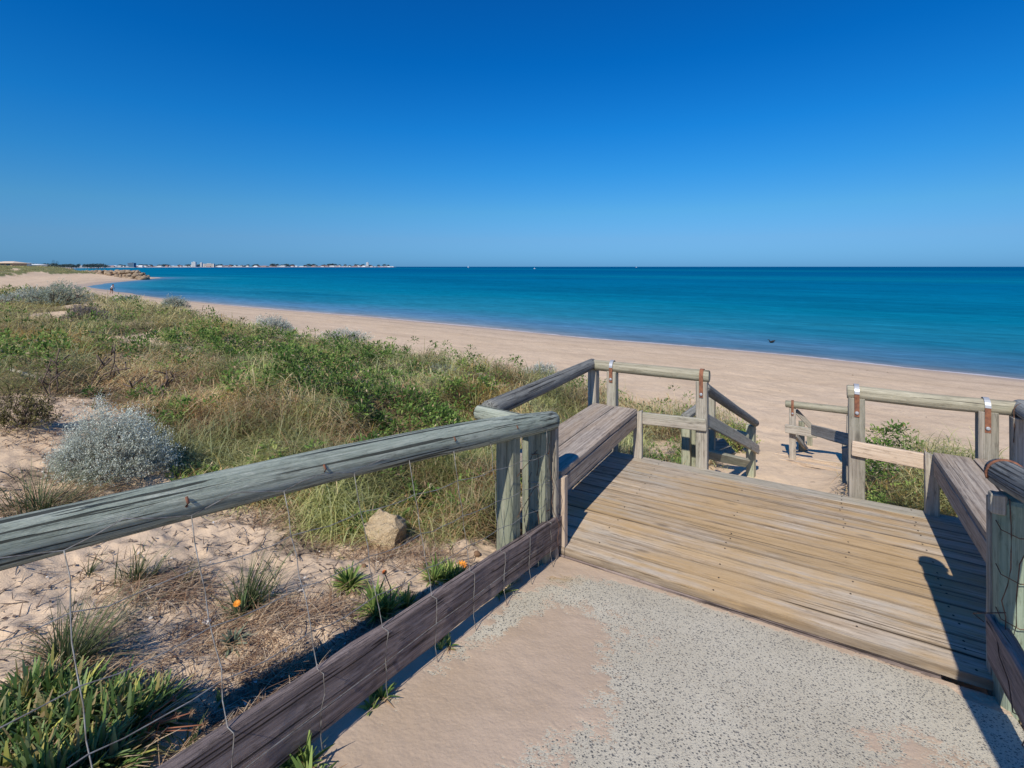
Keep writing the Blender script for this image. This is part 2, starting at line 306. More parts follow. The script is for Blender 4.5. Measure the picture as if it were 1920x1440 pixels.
lg = math_(nt, 'DIVIDE', math_(nt, 'LOGARITHM', math_(nt, 'MAXIMUM', math_(nt, 'ADD', offp, 1.), .2), 10.), 4.)   # 0 at the shore, 1 at 10 km
col = ramp(nt, lg, [(0.0, (.36, .31, .31)), (.05, (.24, .26, .28)), (.12, (.125, .22, .31)), (.20, (.07, .20, .33)), (.28, (.018, .19, .295)), (.38, (.002, .165, .275)), (.50, (.0005, .135, .265)), (.62, (.0003, .10, .235)), (.80, (.0002, .068, .195)), (1., (.0002, .058, .185))])
col = mix(nt, col, (.002, .20, .30), math_(nt, 'MULTIPLY', ramp(nt, pat2, [(.48, 0.), (.62, 1.)]), .4))
col = mix(nt, col, (.001, .095, .19), math_(nt, 'MULTIPLY', ramp(nt, pat, [(.48, 0.), (.62, 1.)]), .5))
rip = noise(nt, rp, 1, 3, .65, .4, (.45, 1.3, 1)); shade = math_(nt, 'ADD', .10, math_(nt, 'ADD', math_(nt, 'MULTIPLY', rip, .85), math_(nt, 'ADD', math_(nt, 'MULTIPLY', fine, .45), math_(nt, 'MULTIPLY', mid, .50))))
cs = nd(nt, 'ShaderNodeVectorMath', operation='SCALE'); L.new(col, cs.inputs[0]); L.new(shade, cs.inputs['Scale']); col = cs.outputs[0]
foam_d = math_(nt, 'ADD', ao.outputs['Fac'], math_(nt, 'MULTIPLY', math_(nt, 'SUBTRACT', noise(nt, pos, .8, 4, .6), .5), .9))
foam = ramp(nt, math_(nt, 'MULTIPLY', foam_d, .5), [(.0, 1.), (.10, .9), (.14, .15), (.40, 0.)])
col = mix(nt, col, (.55, .53, .56), math_(nt, 'MULTIPLY', foam, .75))
L.new(col, b.inputs['Base Color']); b.inputs['Roughness'].default_value = .4; b.inputs['Specular IOR Level'].default_value = 0
bump(nt, b, math_(nt, 'ADD', math_(nt, 'MULTIPLY', fine, .6), mid), .35, .12)
tag(wobj('sea', me, m), kind='structure')
# ---------------------------------------------------------------- concrete path with sand blown over it
def strip(u0, u1, v0, v1, nu, nv, zf):
    uu, vv = np.meshgrid(np.linspace(u0, u1, nu), np.linspace(v0, v1, nv)); X = uu*U.x+vv*V.x; Y = uu*U.y+vv*V.y
    return uu, vv, X, Y
out = [(-1.37, -2.5), (.70, -2.5), (.70, 2.72), (.55, 2.74), (.50, 2.82), (-1.37, 2.85)]
vs = [W(u, v, conc(v)) for u, v in out] + [W(u, v, conc(v)-.12) for u, v in out]; n = len(out)
me = pymesh('path', vs, [list(range(n)), list(range(2*n-1, n-1, -1))] + [[i, i+n, (i+1) % n+n, (i+1) % n] for i in range(n)])
m, nt, b = newmat('exposed aggregate concrete'); L = nt.links
geo = nd(nt, 'ShaderNodeNewGeometry'); pos = geo.outputs['Position']
big = noise(nt, pos, 2.2, 5, .6); fine = noise(nt, pos, 140, 3, .7)
col = ramp(nt, big, [(.3, (.51, .455, .34)), (.7, (.655, .595, .46))]); col = mix(nt, col, (.74, .66, .50), math_(nt, 'MULTIPLY', ramp(nt, fine, [(.5, 0.), (.7, 1.)]), .6)); col = mix(nt, col, (.28, .25, .21), math_(nt, 'MULTIPLY', ramp(nt, fine, [(.30, 1.), (.40, 0.)]), .5))
def chips(scale, thr, edge, seedoff):
    mp = nd(nt, 'ShaderNodeMapping'); mp.inputs['Location'].default_value = seedoff; L.new(pos, mp.inputs[0])
    dn = nd(nt, 'ShaderNodeTexNoise'); dn.inputs['Scale'].default_value = scale*1.6; L.new(mp.outputs[0], dn.inputs['Vector'])
    ad_ = nd(nt, 'ShaderNodeVectorMath', operation='MULTIPLY_ADD'); L.new(dn.outputs['Color'], ad_.inputs[0]); ad_.inputs[1].default_value = (.008, .008, .008); L.new(mp.outputs[0], ad_.inputs[2])
    v = nd(nt, 'ShaderNodeTexVoronoi'); v.inputs['Scale'].default_value = scale; L.new(ad_.outputs[0], v.inputs['Vector'])
    sp = nd(nt, 'ShaderNodeSeparateColor'); L.new(v.outputs['Color'], sp.inputs[0])
    size = math_(nt, 'ADD', edge*.5, math_(nt, 'MULTIPLY', sp.outputs[0], edge*.5)); msk = math_(nt, 'GREATER_THAN', size, v.outputs['Distance'])
    return math_(nt, 'MULTIPLY', msk, math_(nt, 'GREATER_THAN', sp.outputs[1], thr)), sp.outputs[2]
k1, c1 = chips(92, .15, .42, (0, 0, 0)); k2, c2 = chips(150, .25, .40, (3, 5, 1))
ccol = ramp(nt, c1, [(0, (.035, .04, .045)), (.5, (.10, .105, .11)), (.85, (.19, .17, .15)), (1, (.30, .22, .15))])
col = mix(nt, col, ccol, math_(nt, 'MULTIPLY', k1, .85)); col = mix(nt, col, (.15, .15, .15), math_(nt, 'MULTIPLY', k2, .65))
# rust stain near the left post
sv = nd(nt, 'ShaderNodeVectorMath', operation='DISTANCE'); L.new(pos, sv.inputs[0]); sv.inputs[1].default_value = W(-1.27, 2.62, conc(2.62)); st = ramp(nt, math_(nt, 'ADD', sv.outputs['Value'], math_(nt, 'MULTIPLY', noise(nt, pos, 22, 4), .22)), [(.13, 1.), (.30, 0.)])
col = mix(nt, col, (.46, .27, .10), math_(nt, 'MULTIPLY', st, .75))
L.new(col, b.inputs['Base Color']); b.inputs['Roughness'].default_value = .9; bump(nt, b, math_(nt, 'ADD', math_(nt, 'MULTIPLY', k1, .4), fine), .6, .004)
tag(wobj('path', me, m), kind='structure')
uu, vv, X, Y = strip(-1.368, .698, -1.2, 2.845, 420, 900, None)
bias = -.012 + .016*sm(-uu+.10*(2.87-vv)*0, .62, .95) ; 
edgeu = -.78 + .12*(2.3-vv)                       # the drift hugs the left side of the path
bias = -.0105 + .0175*sm(edgeu-uu, -.34, .30)
bias = bias + .0135*np.exp(-(((uu-.36)/.23)**2+((vv-2.02)/.42)**2)) + .0125*np.exp(-(((uu-.47)/.2)**2+((vv-1.35)/.6)**2)) + .011*np.exp(-((vv-2.84)/.05)**2) + .006*np.exp(-(((uu+.4)/.4)**2+((vv-2.3)/.12)**2))
bias = bias - .010*np.exp(-(((uu+1.05)/.20)**2+((vv-2.55)/.22)**2)) - .010*np.exp(-(((uu+1.22)/.09)**2+((vv-2.0)/.5)**2))
hn = (fbm(uu*3.1, vv*3.1, 61, 4)-.5)*.016 + (fbm(uu*20, vv*20, 62, 4)-.5)*.011 + (rng.random(uu.shape)-.5)*.0055
hz = bias+hn; hz = np.where(hz > .0008, .0008+(hz-.0008)*.22, hz)
me = npmesh('sand_drift', np.stack([X, Y, conc(vv)+hz], -1).reshape(-1, 3), gridfaces(900, 420)[:, ::-1], smooth=True)
m, nt, b = newmat('blown sand'); L = nt.links; geo = nd(nt, 'ShaderNodeNewGeometry'); pos = geo.outputs['Position']
a_ = noise(nt, pos, 3, 5, .6); c_ = noise(nt, pos, 260, 2, .8)
col = ramp(nt, a_, [(.3, (.48, .36, .25)), (.7, (.58, .445, .325))]); col = mix(nt, col, (.26, .20, .15), math_(nt, 'MULTIPLY', ramp(nt, c_, [(.60, 0.), (.7, 1.)]), .55)); col = mix(nt, col, (.62, .55, .45), math_(nt, 'MULTIPLY', ramp(nt, c_, [(.28, 1.), (.38, 0.)]), .5))
L.new(col, b.inputs['Base Color']); b.inputs['Roughness'].default_value = .95; bump(nt, b, math_(nt, 'ADD', noise(nt, pos, 14, 4, .6), math_(nt, 'MULTIPLY', c_, .1)), .35, .012)
tag(wobj('sand_drift', me, m), kind='structure')
# ---------------------------------------------------------------- timber pieces
def frame(p0, p1, side):
    X = (Vector(p1)-Vector(p0)).normalized(); Y = Vector(side); Y = (Y-X*Y.dot(X)).normalized(); Zz = X.cross(Y)
    M = Matrix((X, Y, Zz)).transposed().to_4x4(); M.translation = Vector(p0); return M, (Vector(p1)-Vector(p0)).length
def beam(name, p0, p1, w, h, mat, parent, side=None, bev=.006, slope1=(0, 0), slope0=(0, 0), bow=0, seg=8, label=None, jit=.0012):
    """sawn timber from p0 to p1; w across 'side', h the other way"""
    p0 = Vector(p0); p1 = Vector(p1)
    if side is None: side = U if abs((p1-p0).normalized().z) > .8 else Z.cross(p1-p0)
    M, Ln = frame(p0, p1, side); a, c = w/2, h/2; bev = min(bev, a*.5, c*.5)
    ring = [(-a+bev, -c), (a-bev, -c), (a, -c+bev), (a, c-bev), (a-bev, c), (-a+bev, c), (-a, c-bev), (-a, -c+bev)]
    vs = []; fs = []; xs = [0, bev*.7] + [Ln*k/seg for k in range(1, seg)] + [Ln-bev*.7, Ln]
    for i, x in enumerate(xs):
        e = 1-(bev*.6/max(a, .01) if i in (0, len(xs)-1) else 0); bx = bow*math.sin(math.pi*x/Ln)
        ew = min(1, x/.03) ; ee = min(1, (Ln-x)/.03)
        for (y, z) in ring:
            xo = x
            if i >= len(xs)-2: xo += slope1[0]*y+slope1[1]*z
            if i <= 1: xo += slope0[0]*y+slope0[1]*z
            vs.append((xo, y*e+random.uniform(-jit, jit), z*e+bx+random.uniform(-jit, jit)))
    n = 8
    for i in range(len(xs)-1):
        for j in range(n): k = (j+1) % n; fs.append([i*n+j, i*n+k, (i+1)*n+k, (i+1)*n+j])
    fs.append(list(range(n))[::-1]); fs.append([(len(xs)-1)*n+j for j in range(n)])
    me = pymesh(name, vs, [f[::-1] for f in fs]); 
    import bmesh
    bm = bmesh.new(); bm.from_mesh(me); bmesh.ops.recalc_face_normals(bm, faces=bm.faces); bm.to_mesh(me); bm.free()
    o = mesh_obj(name, me, mat, parent, M)
    if label: o['label'] = label
    return o
def logp(name, pts, rad, mat, parent, sides=24, wob=.035, cap_in=.006, label=None):
    """round log through a few points with a radius at each"""
    pts = [Vector(p) for p in pts]; M, _ = frame(pts[0], pts[-1], Z.cross(pts[-1]-pts[0])); Mi = M.inverted(); q = [Mi @ p for p in pts]
    xs = np.array([p.x for p in q]); N = max(10, int(xs[-1]/.05)); X = np.linspace(0, xs[-1], N); yy = np.interp(X, xs, [p.y for p in q]); zz = np.interp(X, xs, [p.z for p in q]); rr = np.interp(X, xs, rad)
    th = np.linspace(0, 2*math.pi, sides, endpoint=False); sd = random.randint(0, 999)
    TT, XX = np.meshgrid(th, X)
    rn = 1+wob*(fbm(XX*2.2+sd, np.cos(TT)*1.2+5, sd, 3)-.5)*2+.02*(fbm(XX*9+sd, np.sin(TT)*3+9, sd+5, 2)-.5)
    R = rr[:, None]*rn; vs = np.stack([XX, yy[:, None]+R*np.cos(TT), zz[:, None]+R*np.sin(TT)], -1).reshape(-1, 3).tolist(); fs = []
    for i in range(N-1):
        for j in range(sides): k = (j+1) % sides; fs.append([i*sides+j, (i+1)*sides+j, (i+1)*sides+k, i*sides+k][::-1])
    for e, i, s in ((0, 0, -1), (1, N-1, 1)):
        b0 = len(vs)
        for j in range(sides):
            v = vs[i*sides+j]; vs.append([v[0]+s*cap_in, yy[i]+(v[1]-yy[i])*.9, zz[i]+(v[2]-zz[i])*.9])
        for j in range(sides):
            k = (j+1) % sides; f = [i*sides+j, i*sides+k, b0+k, b0+j]; fs.append(f if s > 0 else f[::-1])
        fs.append([b0+j for j in range(sides)][::(1 if s > 0 else -1)])
    me = pymesh(name, vs, fs, True); me.polygons[len(fs)-1].use_smooth = False
    import bmesh
    bm = bmesh.new(); bm.from_mesh(me); bmesh.ops.recalc_face_normals(bm, faces=bm.faces); bm.to_mesh(me); bm.free()
    o = mesh_obj(name, me, mat, parent, M)
    if label: o['label'] = label
    return o
def tube_data(pts, r, sides=5):
    pts = [Vector(p) for p in pts]; vs = []; fs = []
    for i, p in enumerate(pts):
        t = (pts[min(i+1, len(pts)-1)]-pts[max(i-1, 0)]).normalized(); a = t.cross(Z); a = a.normalized() if a.length > .1 else t.cross(Vector((1, 0, 0))).normalized(); c = t.cross(a)
        rr = r[i] if isinstance(r, (list, tuple)) else r
        for j in range(sides): th = 2*math.pi*j/sides; vs.append(p+a*math.cos(th)*rr+c*math.sin(th)*rr)
    for i in range(len(pts)-1):
        for j in range(sides): k = (j+1) % sides; fs.append([i*sides+j, i*sides+k, (i+1)*sides+k, (i+1)*sides+j])
    fs.append(list(range(sides))[::-1]); fs.append([(len(pts)-1)*sides+j for j in range(sides)]); return vs, fs
def tubes(name, paths, r, mat, parent, sides=5, smooth=True):
    vs = []; fs = []
    for p in paths:
        a, c = tube_data(p, r, sides); o = len(vs); vs += a; fs += [[i+o for i in f] for f in c]
    return wobj(name, pymesh(name, vs, fs, smooth), mat, parent)
def wavy(a, b_, n=10, amp=.006, sag=0):
    a = Vector(a); b_ = Vector(b_); return [a.lerp(b_, k/n)+Vector((random.gauss(0, 1), random.gauss(0, 1), random.gauss(0, 1)))*amp*(0 if k in (0, n) else 1)-Z*sag*math.sin(math.pi*k/n) for k in range(n+1)]
def boltmesh():
    vs = []; fs = []; n = 8
    for x, r in ((0, .013), (.006, .013), (.010, .008)):
        for j in range(n): th = 2*math.pi*j/n; vs.append((r*math.cos(th), -x, r*math.sin(th)))
    for i in range(2):
        for j in range(n): k = (j+1) % n; fs.append([i*n+j, i*n+k, (i+1)*n+k, (i+1)*n+j])
    fs.append(list(range(n))[::-1]); fs.append([2*n+j for j in range(n)]); return pymesh('bolt', vs, fs)
BOLT = boltmesh()
RY = Matrix((U, V, Z)).transposed().to_4x4()
def strap(parent, c, r, front, drop=.13, galv=False, w=.032):
    """metal band over a log that runs along U; c log centre, front = v distance from log centre to the post face"""
    prof = [(-front-.004, -r-drop), (-front-.004, -r-.02), (-r*1.02-.003, -r*.35)]
    for k in range(0, 11): th = math.pi*(1-k/10); prof.append(((r+.005)*math.cos(th), (r+.005)*math.sin(th)))
    prof += [(front+.004, -r-.02), (front+.004, -r-drop)]
    def band(nm, pr, mat, par, t=.004):
        vs = []; fs = []
        for (dv, dz) in pr:
            ln = math.hypot(dv, dz) or 1
            for s in (-w/2, w/2): vs.append(Vector(c)+U*s+V*dv+Z*dz)
            for s in (-w/2, w/2): vs.append(Vector(c)+U*s+V*dv*(1+t/ln)+Z*(dz*(1+(t/ln if dz > 0 else 0))))
        n = len(pr)
        for i in range(n-1):
            a = i*4; q = a+4; fs += [[a, a+1, q+1, q], [a+2, q+2, q+3, a+3], [a, q, q+2, a+2], [a+1, a+3, q+3, q+1]]
        fs += [[0, 2, 3, 1], [(n-1)*4, (n-1)*4+1, (n-1)*4+3, (n-1)*4+2]]
        return wobj(nm, pymesh(nm, vs, fs), mat, par)
    s = band('strap', prof, M_rust, parent)
    if galv: band('galvanised_band', prof[3:11], M_galv, s, .007)
    bo = mesh_obj('bolt', BOLT, M_galv, s, Matrix.Translation(Vector(c)-V*(front+.006)-Z*(r+drop-.03)) @ RY)
    return s
# ---------------------------------------------------------------- the deck
deck = thing('timber_deck', W(-.3, 3.7, -.3), 'low timber deck of sun bleached planks between the two benches', 'deck')
NP = 13; v0 = 2.87; pw = (4.62-v0)/NP
nail_me = pymesh('nail', [(.0048*math.cos(t*math.pi/4), .006*math.sin(t*math.pi/4), 0) for t in range(8)]+[(.004*math.cos(t*math.pi/4), .004*math.sin(t*math.pi/4), .002) for t in range(8)], [[8+i for i in range(8)]]+[[i, (i+1) % 8, 8+(i+1) % 8, 8+i] for i in range(8)])
for k in range(NP):
    vc = v0+pw*(k+.5); a = -1.39 if k == 0 else -1.90; e = .70 if k == 0 else 1.24
    jz = random.uniform(-.0006, .0006)
    pl = beam('plank', W(a, vc, -.0225+jz), W(e, vc+random.uniform(-.002, .002), -.0225+jz), pw-random.uniform(.003, .006), .045, M_deckg if k == NP-1 else M_deck, deck, side=V, bev=.0025, seg=18, jit=.0014,
              label=None)
    for jn, ju in enumerate((-1.15, -.45, .20, .62)):
        for dv in (-.033, .034):
            if random.random() < .45: continue
            mesh_obj('nail', nail_me, M_nail, pl, Matrix.Translation(W(ju+random.uniform(-.012, .012), vc+dv+random.uniform(-.006, .006), jz+.0015)))
beam('fascia', W(-1.39, v0+.012, -.085), W(.50, v0+.012, -.085), .03, .075, M_kick, deck, side=V, seg=8)
beam('joist', W(-1.2, v0+.05, -.10), W(-1.2, 4.58, -.10), .05, .10, M_grey, deck, side=U)
for ju in (-.45, .2, 1.0): beam('joist', W(ju, v0+.05, -.10), W(ju, 4.58, -.10), .05, .10, M_grey, deck, side=U)
# ---------------------------------------------------------------- benches
def bench(sgn, uf, label):
    """uf = u of the front edge; sgn -1 left bench, +1 right bench"""
    b = thing('wooden_bench', W(uf+sgn*.21, 3.7, 0), label, 'bench', 'plank benches along the sides of the deck')
    v1, v2 = 2.92, 4.55; zt = .45
    for k, (a, c) in enumerate(((.0, .205), (.215, .42))):
        beam('seat_plank', W(uf+sgn*(a+c)/2, v1, zt-.022), W(uf+sgn*(a+c)/2, v2, zt-.022), c-a, .044, M_seat, b, side=U, bev=.006, seg=10, bow=-.004)
    beam('apron', W(uf+sgn*.02, v1+.02, zt-.105), W(uf+sgn*.02, v2-.02, zt-.105), .038, .115, M_seat, b, side=U, seg=10)
    beam('apron', W(uf+sgn*.40, v1+.02, zt-.095), W(uf+sgn*.40, v2-.02, zt-.095), .036, .095, M_seat, b, side=U, seg=6)
    for vv_ in (v1-.02, v2+.03):
        beam('leg', W(uf+sgn*.0, vv_, 0), W(uf+sgn*.0, vv_, zt-.03), .08, .05, M_pink if vv_ < 3 else M_grey, b, side=U, slope1=(-.4*sgn, 0), bev=.004)
        beam('leg', W(uf+sgn*.36, vv_, -.15), W(uf+sgn*.36, vv_, zt-.046), .08, .05, M_grey, b, side=U)
    beam('leg', W(uf+sgn*.30, 3.75, -.1), W(uf+sgn*.30, 3.75, zt-.046), .08, .08, M_grey, b, side=U)
    return b
bench(-1, -1.355, 'two plank bench on the left, by the wire fence and the leafy dune')
bench(1, .745, 'two plank bench at the right edge of the picture, half behind the green post')
# ---------------------------------------------------------------- railings round the deck
def railing(name, loc, label, group='round log railings of the deck'): return thing(name, loc, label, 'railing', group)
HR = .785
r1 = railing('log_railing', W(-1.3, 4.62, 0), 'round log railing behind the left bench, left of the gap where the stairs go down')
logp('handrail', [W(-1.83, 4.66, HR+.005), W(-.755, 4.66, HR+.01)], [.05, .052], M_log, r1)
for u_, wd, mt in ((-1.626, .09, M_grey), (-.81, .095, M_grey)): beam('post', W(u_, 4.66, -.3), W(u_, 4.66, HR-.035), wd, wd, mt, r1, slope1=(0, 0))
strap(r1, W(-1.626, 4.66, HR+.007), .05, .05, .09, True); strap(r1, W(-.81, 4.66, HR+.01), .052, .05, .13)
beam('lower_board', W(-1.34, 4.60, .36), W(-.765, 4.598, .385), .035, .105, M_grey, r1, side=V)
r2 = railing('log_railing', W(-1.85, 3.7, 0), 'blue grey log railing running back along the left bench to the wire fence')
logp('handrail', [W(-1.87, 2.86, HR-.005), W(-1.855, 3.8, HR), W(-1.84, 4.68, HR+.01)], [.064, .058, .052], M_dlog, r2)
beam('post', W(-1.835, 4.70, -.3), W(-1.835, 4.70, HR-.03), .085, .095, M_grey, r2)
beam('post', W(-1.59, 2.93, -.3), W(-1.59, 2.93, HR-.06), .07, .085, M_post, r2)
logp('cross_rail', [W(-1.93, 2.83, HR-.02), W(-1.52, 2.80, HR-.025)], [.05, .05], M_rail, r2)
r3 = railing('log_railing', W(.75, 4.62, 0), 'pale round log railing behind the right bench, right of the stair gap')
logp('handrail', [W(.255, 4.68, HR), W(.8, 4.675, HR-.005), W(1.20, 4.67, HR+.005)], [.054, .052, .05], M_log, r3)
beam('post', W(.31, 4.68, -.35), W(.31, 4.68, HR-.035), .105, .095, M_grey, r3)
beam('post', W(1.055, 4.67, -.3), W(1.055, 4.67, HR-.03), .105, .095, M_grey, r3)
strap(r3, W(.31, 4.68, HR), .054, .05, .12, True); strap(r3, W(1.05, 4.675, HR), .05, .05, .12, True)
beam('lower_board', W(.275, 4.612, .375), W(.765, 4.612, .355), .035, .11, M_pink, r3, side=V)
r4 = railing('log_railing', W(1.22, 3.7, 0), 'blue grey log railing along the back of the right bench, tied with rusty wire')
logp('handrail', [W(1.235, 4.70, HR+.01), W(1.24, 3.6, HR), W(1.25, 2.9, HR)], [.056, .058, .06], M_dlog, r4)
beam('post', W(1.215, 4.62, -.3), W(1.215, 4.62, HR-.04), .10, .09, M_grey, r4)
beam('post', W(1.27, 2.98, -.3), W(1.27, 2.98, HR-.04), .10, .09, M_grey, r4)
tubes('tie_wire', [[W(1.235, 4.60, HR+.0)+Vector((0, 0, 0))+U*.062*math.cos(t)+Z*.062*math.sin(t) for t in np.linspace(-2.6, 3.2, 16)]+[W(1.17, 4.57, HR-.1), W(1.165, 4.57, HR-.2)]], .0035, M_rwire, r4)
# stair railings
sA = thing('stair_railing', P(1370, 900, 5.4), 'sloping railing on the left side of the sandy stairs, round rail over flat board', 'railing', 'railings beside the buried stairs')
logp('handrail', [P(1320, 726, 4.42), P(1368, 760, 5.25), P(1416, 793, 6.4)], [.048, .046, .046], M_dlog, sA)
beam('board', P(1316, 783, 4.40), P(1421, 843, 6.45), .035, .11, M_grey, sA, side=U, bow=-.01)
beam('post', P(1408, 905, 6.4), P(1408, 797, 6.4), .095, .095, M_post, sA, side=V+U*.2)
beam('post', P(1334, 850, 5.2), P(1334, 745, 5.2), .07, .08, M_grey, sA)
sB = thing('stair_railing', P(1300, 860, 5.6), 'low lichened rail and paired green posts left of the stairs, seen behind the tall post', 'railing', 'railings beside the buried stairs')
logp('handrail', [P(1284, 782, 5.5), P(1338, 744, 6.0)], [.045, .045], M_dlog, sB)
logp('cross_rail', [P(1336, 800, 5.9), P(1398, 818, 6.1)], [.048, .05], M_log, sB)
beam('post', P(1287, 880, 5.5), P(1287, 800, 5.5), .09, .09, M_post, sB); beam('post', P(1303, 880, 5.55), P(1303, 795, 5.55), .08, .08, M_post, sB)
beam('tread', P(1318, 838, 5.2), P(1366, 838, 5.6), .20, .05, M_grey, sB, side=V); beam('riser', P(1322, 850, 5.1), P(1400, 868, 5.4), .04, .10, M_log, sB, side=V)
sC = thing('stair_railing', P(1540, 850, 7.1), 'small far railing standing in the sand at the foot of the stairs', 'railing', 'railings beside the buried stairs')
logp('handrail', [P(1474, 757, 7.35), P(1600, 771, 6.85)], [.05, .052], M_log, sC)
beam('post', P(1486, 862, 7.3), P(1486, 765, 7.3), .085, .085, M_grey, sC); beam('post', P(1594, 860, 6.85), P(1594, 780, 6.85), .085, .085, M_grey, sC)
beam('lower_board', P(1472, 803, 7.25), P(1532, 813, 7.0), .035, .12, M_grey, sC, side=V)
beam('post', P(1503, 866, 7.9), P(1503, 790, 7.9), .085, .07, M_post, sC); beam('post', P(1518, 866, 8.2), P(1518, 812, 8.2), .08, .07, M_post, sC)
beam('brace', P(1492, 770, 7.35), P(1532, 812, 7.3), .05, .07, M_grey, sC); beam('brace', P(1490, 815, 7.4), P(1512, 842, 7.9), .05, .06, M_grey, sC)
cr = P(1486, 758, 7.3); strap(sC, cr, .05, .048, .10); cr = P(1592, 770, 6.88); strap(sC, cr, .052, .05, .10, True)
sD = thing('stair_railing', P(1560, 880, 5.2), 'flat board with leaning props right of the stairs, behind the right gap post', 'railing', 'railings beside the buried stairs')
beam('board', P(1596, 826, 4.15), P(1524, 806, 5.0), .035, .10, M_grey, sD, side=U)
beam('prop', P(1608, 905, 4.25), P(1584, 838, 4.3), .05, .06, M_grey, sD); beam('prop', P(1618, 828, 4.2), P(1597, 745, 4.35), .035, .05, M_grey, sD); beam('post', P(1585, 905, 4.6), P(1585, 828, 4.6), .05, .06, M_grey, sD)
# the two stair treads just showing through the sand
stp = thing('buried_stairs', W(-.2, 6.6, -.8), 'timber steps almost buried by sand beyond the deck', 'stairs')
for (a_, b2_) in (((1452, 849), (1648, 879)), ((1462, 860), (1600, 883))):
    q0 = hit(*a_); q1 = hit(*b2_); beam('tread_edge', q0-Z*.017, q1-Z*.017, .05, .045, M_pink, stp, side=V, jit=.003)
# ---------------------------------------------------------------- wire fences by the path
FD = Vector((-.474, -.881, 0)); B0 = Vector((.272, 3.13, 0))            # kickboard line, running towards the viewer
RD = Vector((-.574, -.819, 0)); R0 = Vector((.235, 3.10, 0))
lf = thing('wire_fence', (-.2, 2.2, 0), 'wire fence on the left with long green weathered log over a dark kickboard', 'fence', 'wire fences on both sides of the path')
def rail_pt(t):
    bz = .805+.128*t+.03*math.sin(math.pi*min(t, 3)/2.9); q = R0+RD*t; return Vector((q.x, q.y, bz))
ts = [-.02, .35, .65, 1.1, 1.57, 2.0, 2.39, 3.0, 3.8]; logp('handrail', [rail_pt(t) for t in ts], [.056, .064, .066, .063, .060, .057, .055, .055, .055], M_rail, lf, sides=36, wob=.03)
def board_pt(t, dz=0): q = B0+FD*t; return Vector((q.x, q.y, .207+.178*t+dz))
bd0, bd1 = board_pt(-.03, -.092), board_pt(3.4, -.092)
kb = beam('kickboard', bd0, bd1, .045, .185, M_kick, lf, bev=.008, seg=30, jit=.003)
beam('post', Vector((-.02, 2.76, -.35)), Vector((-.02, 2.76, .83)), .105, .105, M_post, lf, bev=.014)
beam('post', Vector((.165, 3.06, -.3)), Vector((.165, 3.06, .765)), .115, .10, M_post, lf, bev=.016, side=U)
beam('post', Vector((.258, 3.115, -.2)), Vector((.258, 3.115, .80)), .05, .045, M_grey, lf, slope1=(0, 0))
beam('post', rail_pt(3.1)*1-Z*1.2, rail_pt(3.1)-Z*.03, .10, .10, M_post, lf)
paths = []; nrm = Vector((.881, -.474, 0))     # towards the path
tv = [.14+.28*k for k in range(11)]
def face(t, f):   # point on the kickboard face, f from 0 (top) down
    return board_pt(t)+nrm*.030-Z*f
tops = {}
for t in tv:
    a_ = rail_pt(t*.99+.0)-Z*.035+Vector((RD.y, -RD.x, 0)).normalized()*(-.0); top = rail_pt(t*.97)+Vector((.819, -.574, 0))*.056-Z*.03
    q = board_pt(t)+nrm*.004+Z*.004; tops[t] = (top, q)
    paths.append(wavy(top, q, 8, .0035)+[board_pt(t)+nrm*.030]+wavy(face(t, .01), face(t+.01, .185), 4, .003)+[face(t+.015, .255)+nrm*.02])
def hor(f, amp=.004, sg=.012):
    pts = []
    for a_, b_ in zip(tv[:-1], tv[1:]):
        pa = tops[a_][0].lerp(tops[a_][1], f); pb = tops[b_][0].lerp(tops[b_][1], f); pts += wavy(pa, pb, 4, amp*.5, sg)[:-1]
    return pts+[tops[tv[-1]][0].lerp(tops[tv[-1]][1], f)]
for f in (.26, .55, .80): paths.append(hor(f))
tw_ = []
for a_, b_ in zip(tv[:-1], tv[1:]):
    tm = (a_+b_)/2; tw_ += [tops[a_][0], tops[a_][0].lerp(rail_pt(tm*.98)+Vector((.819, -.574, 0))*.063+Z*.006, .55), rail_pt(tm*.98)+Vector((.819, -.574, 0))*.062+Z*random.uniform(-.005, .018), tops[b_][0].lerp(rail_pt(tm*.98)+Vector((.819, -.574, 0))*.063+Z*.006, .5)]
paths.append(tw_+[tops[tv[-1]][0]])
paths.append([face(t, .10)+nrm*.003+Z*random.uniform(-.006, .006) for t in tv]); paths.append([face(t, .255)+nrm*.02+Z*random.uniform(-.01, .01) for t in tv])
tubes('wire_mesh', paths, .0015, M_wire, lf)
for t in (.95, 1.62, 2.05, .45):
    c = rail_pt(t)+Vector((.819, -.574, 0))*.057+Z*.012; tubes('staple', [[c-Z*.012, c+Vector((.819, -.574, 0))*.012, c+Z*.014]], .004, M_rust, lf)
for k in range(4):
    z = .12+.17*k; c = Vector((.165, 3.06, z)); ring = [c+U*(.064*math.cos(t))+V*(.056*math.sin(t))+Z*random.uniform(-.008, .008) for t in np.linspace(0, 6.3, 14)]; tubes('wire_loop', [ring, [c-V*.058+U*.02, c-V*.064-Z*.05+U*.03, c-V*.06-Z*.12+U*.015]], .0022, M_rwire if k % 2 else M_wire, lf)
tubes('wire_loop', [wavy(W(-1.33, 2.70, .70), W(-1.30, 2.76, .05), 9, .012), wavy(W(-1.40, 2.60, .55), W(-1.46, 2.62, .12), 8, .01), wavy(Vector((.03, 2.72, .62)), Vector((.15, 3.0, .66)), 5, .004), wavy(Vector((.03, 2.72, .40)), Vector((.15, 3.0, .45)), 5, .004), wavy(Vector((.03, 2.72, .14)), Vector((.15, 3.0, .24)), 5, .006)], .0019, M_rwire, lf)
rf = thing('wire_fence', W(.74, 2.5, 0), 'right hand wire fence with pale green post under a cracked dark log', 'fence', 'wire fences on both sides of the path')
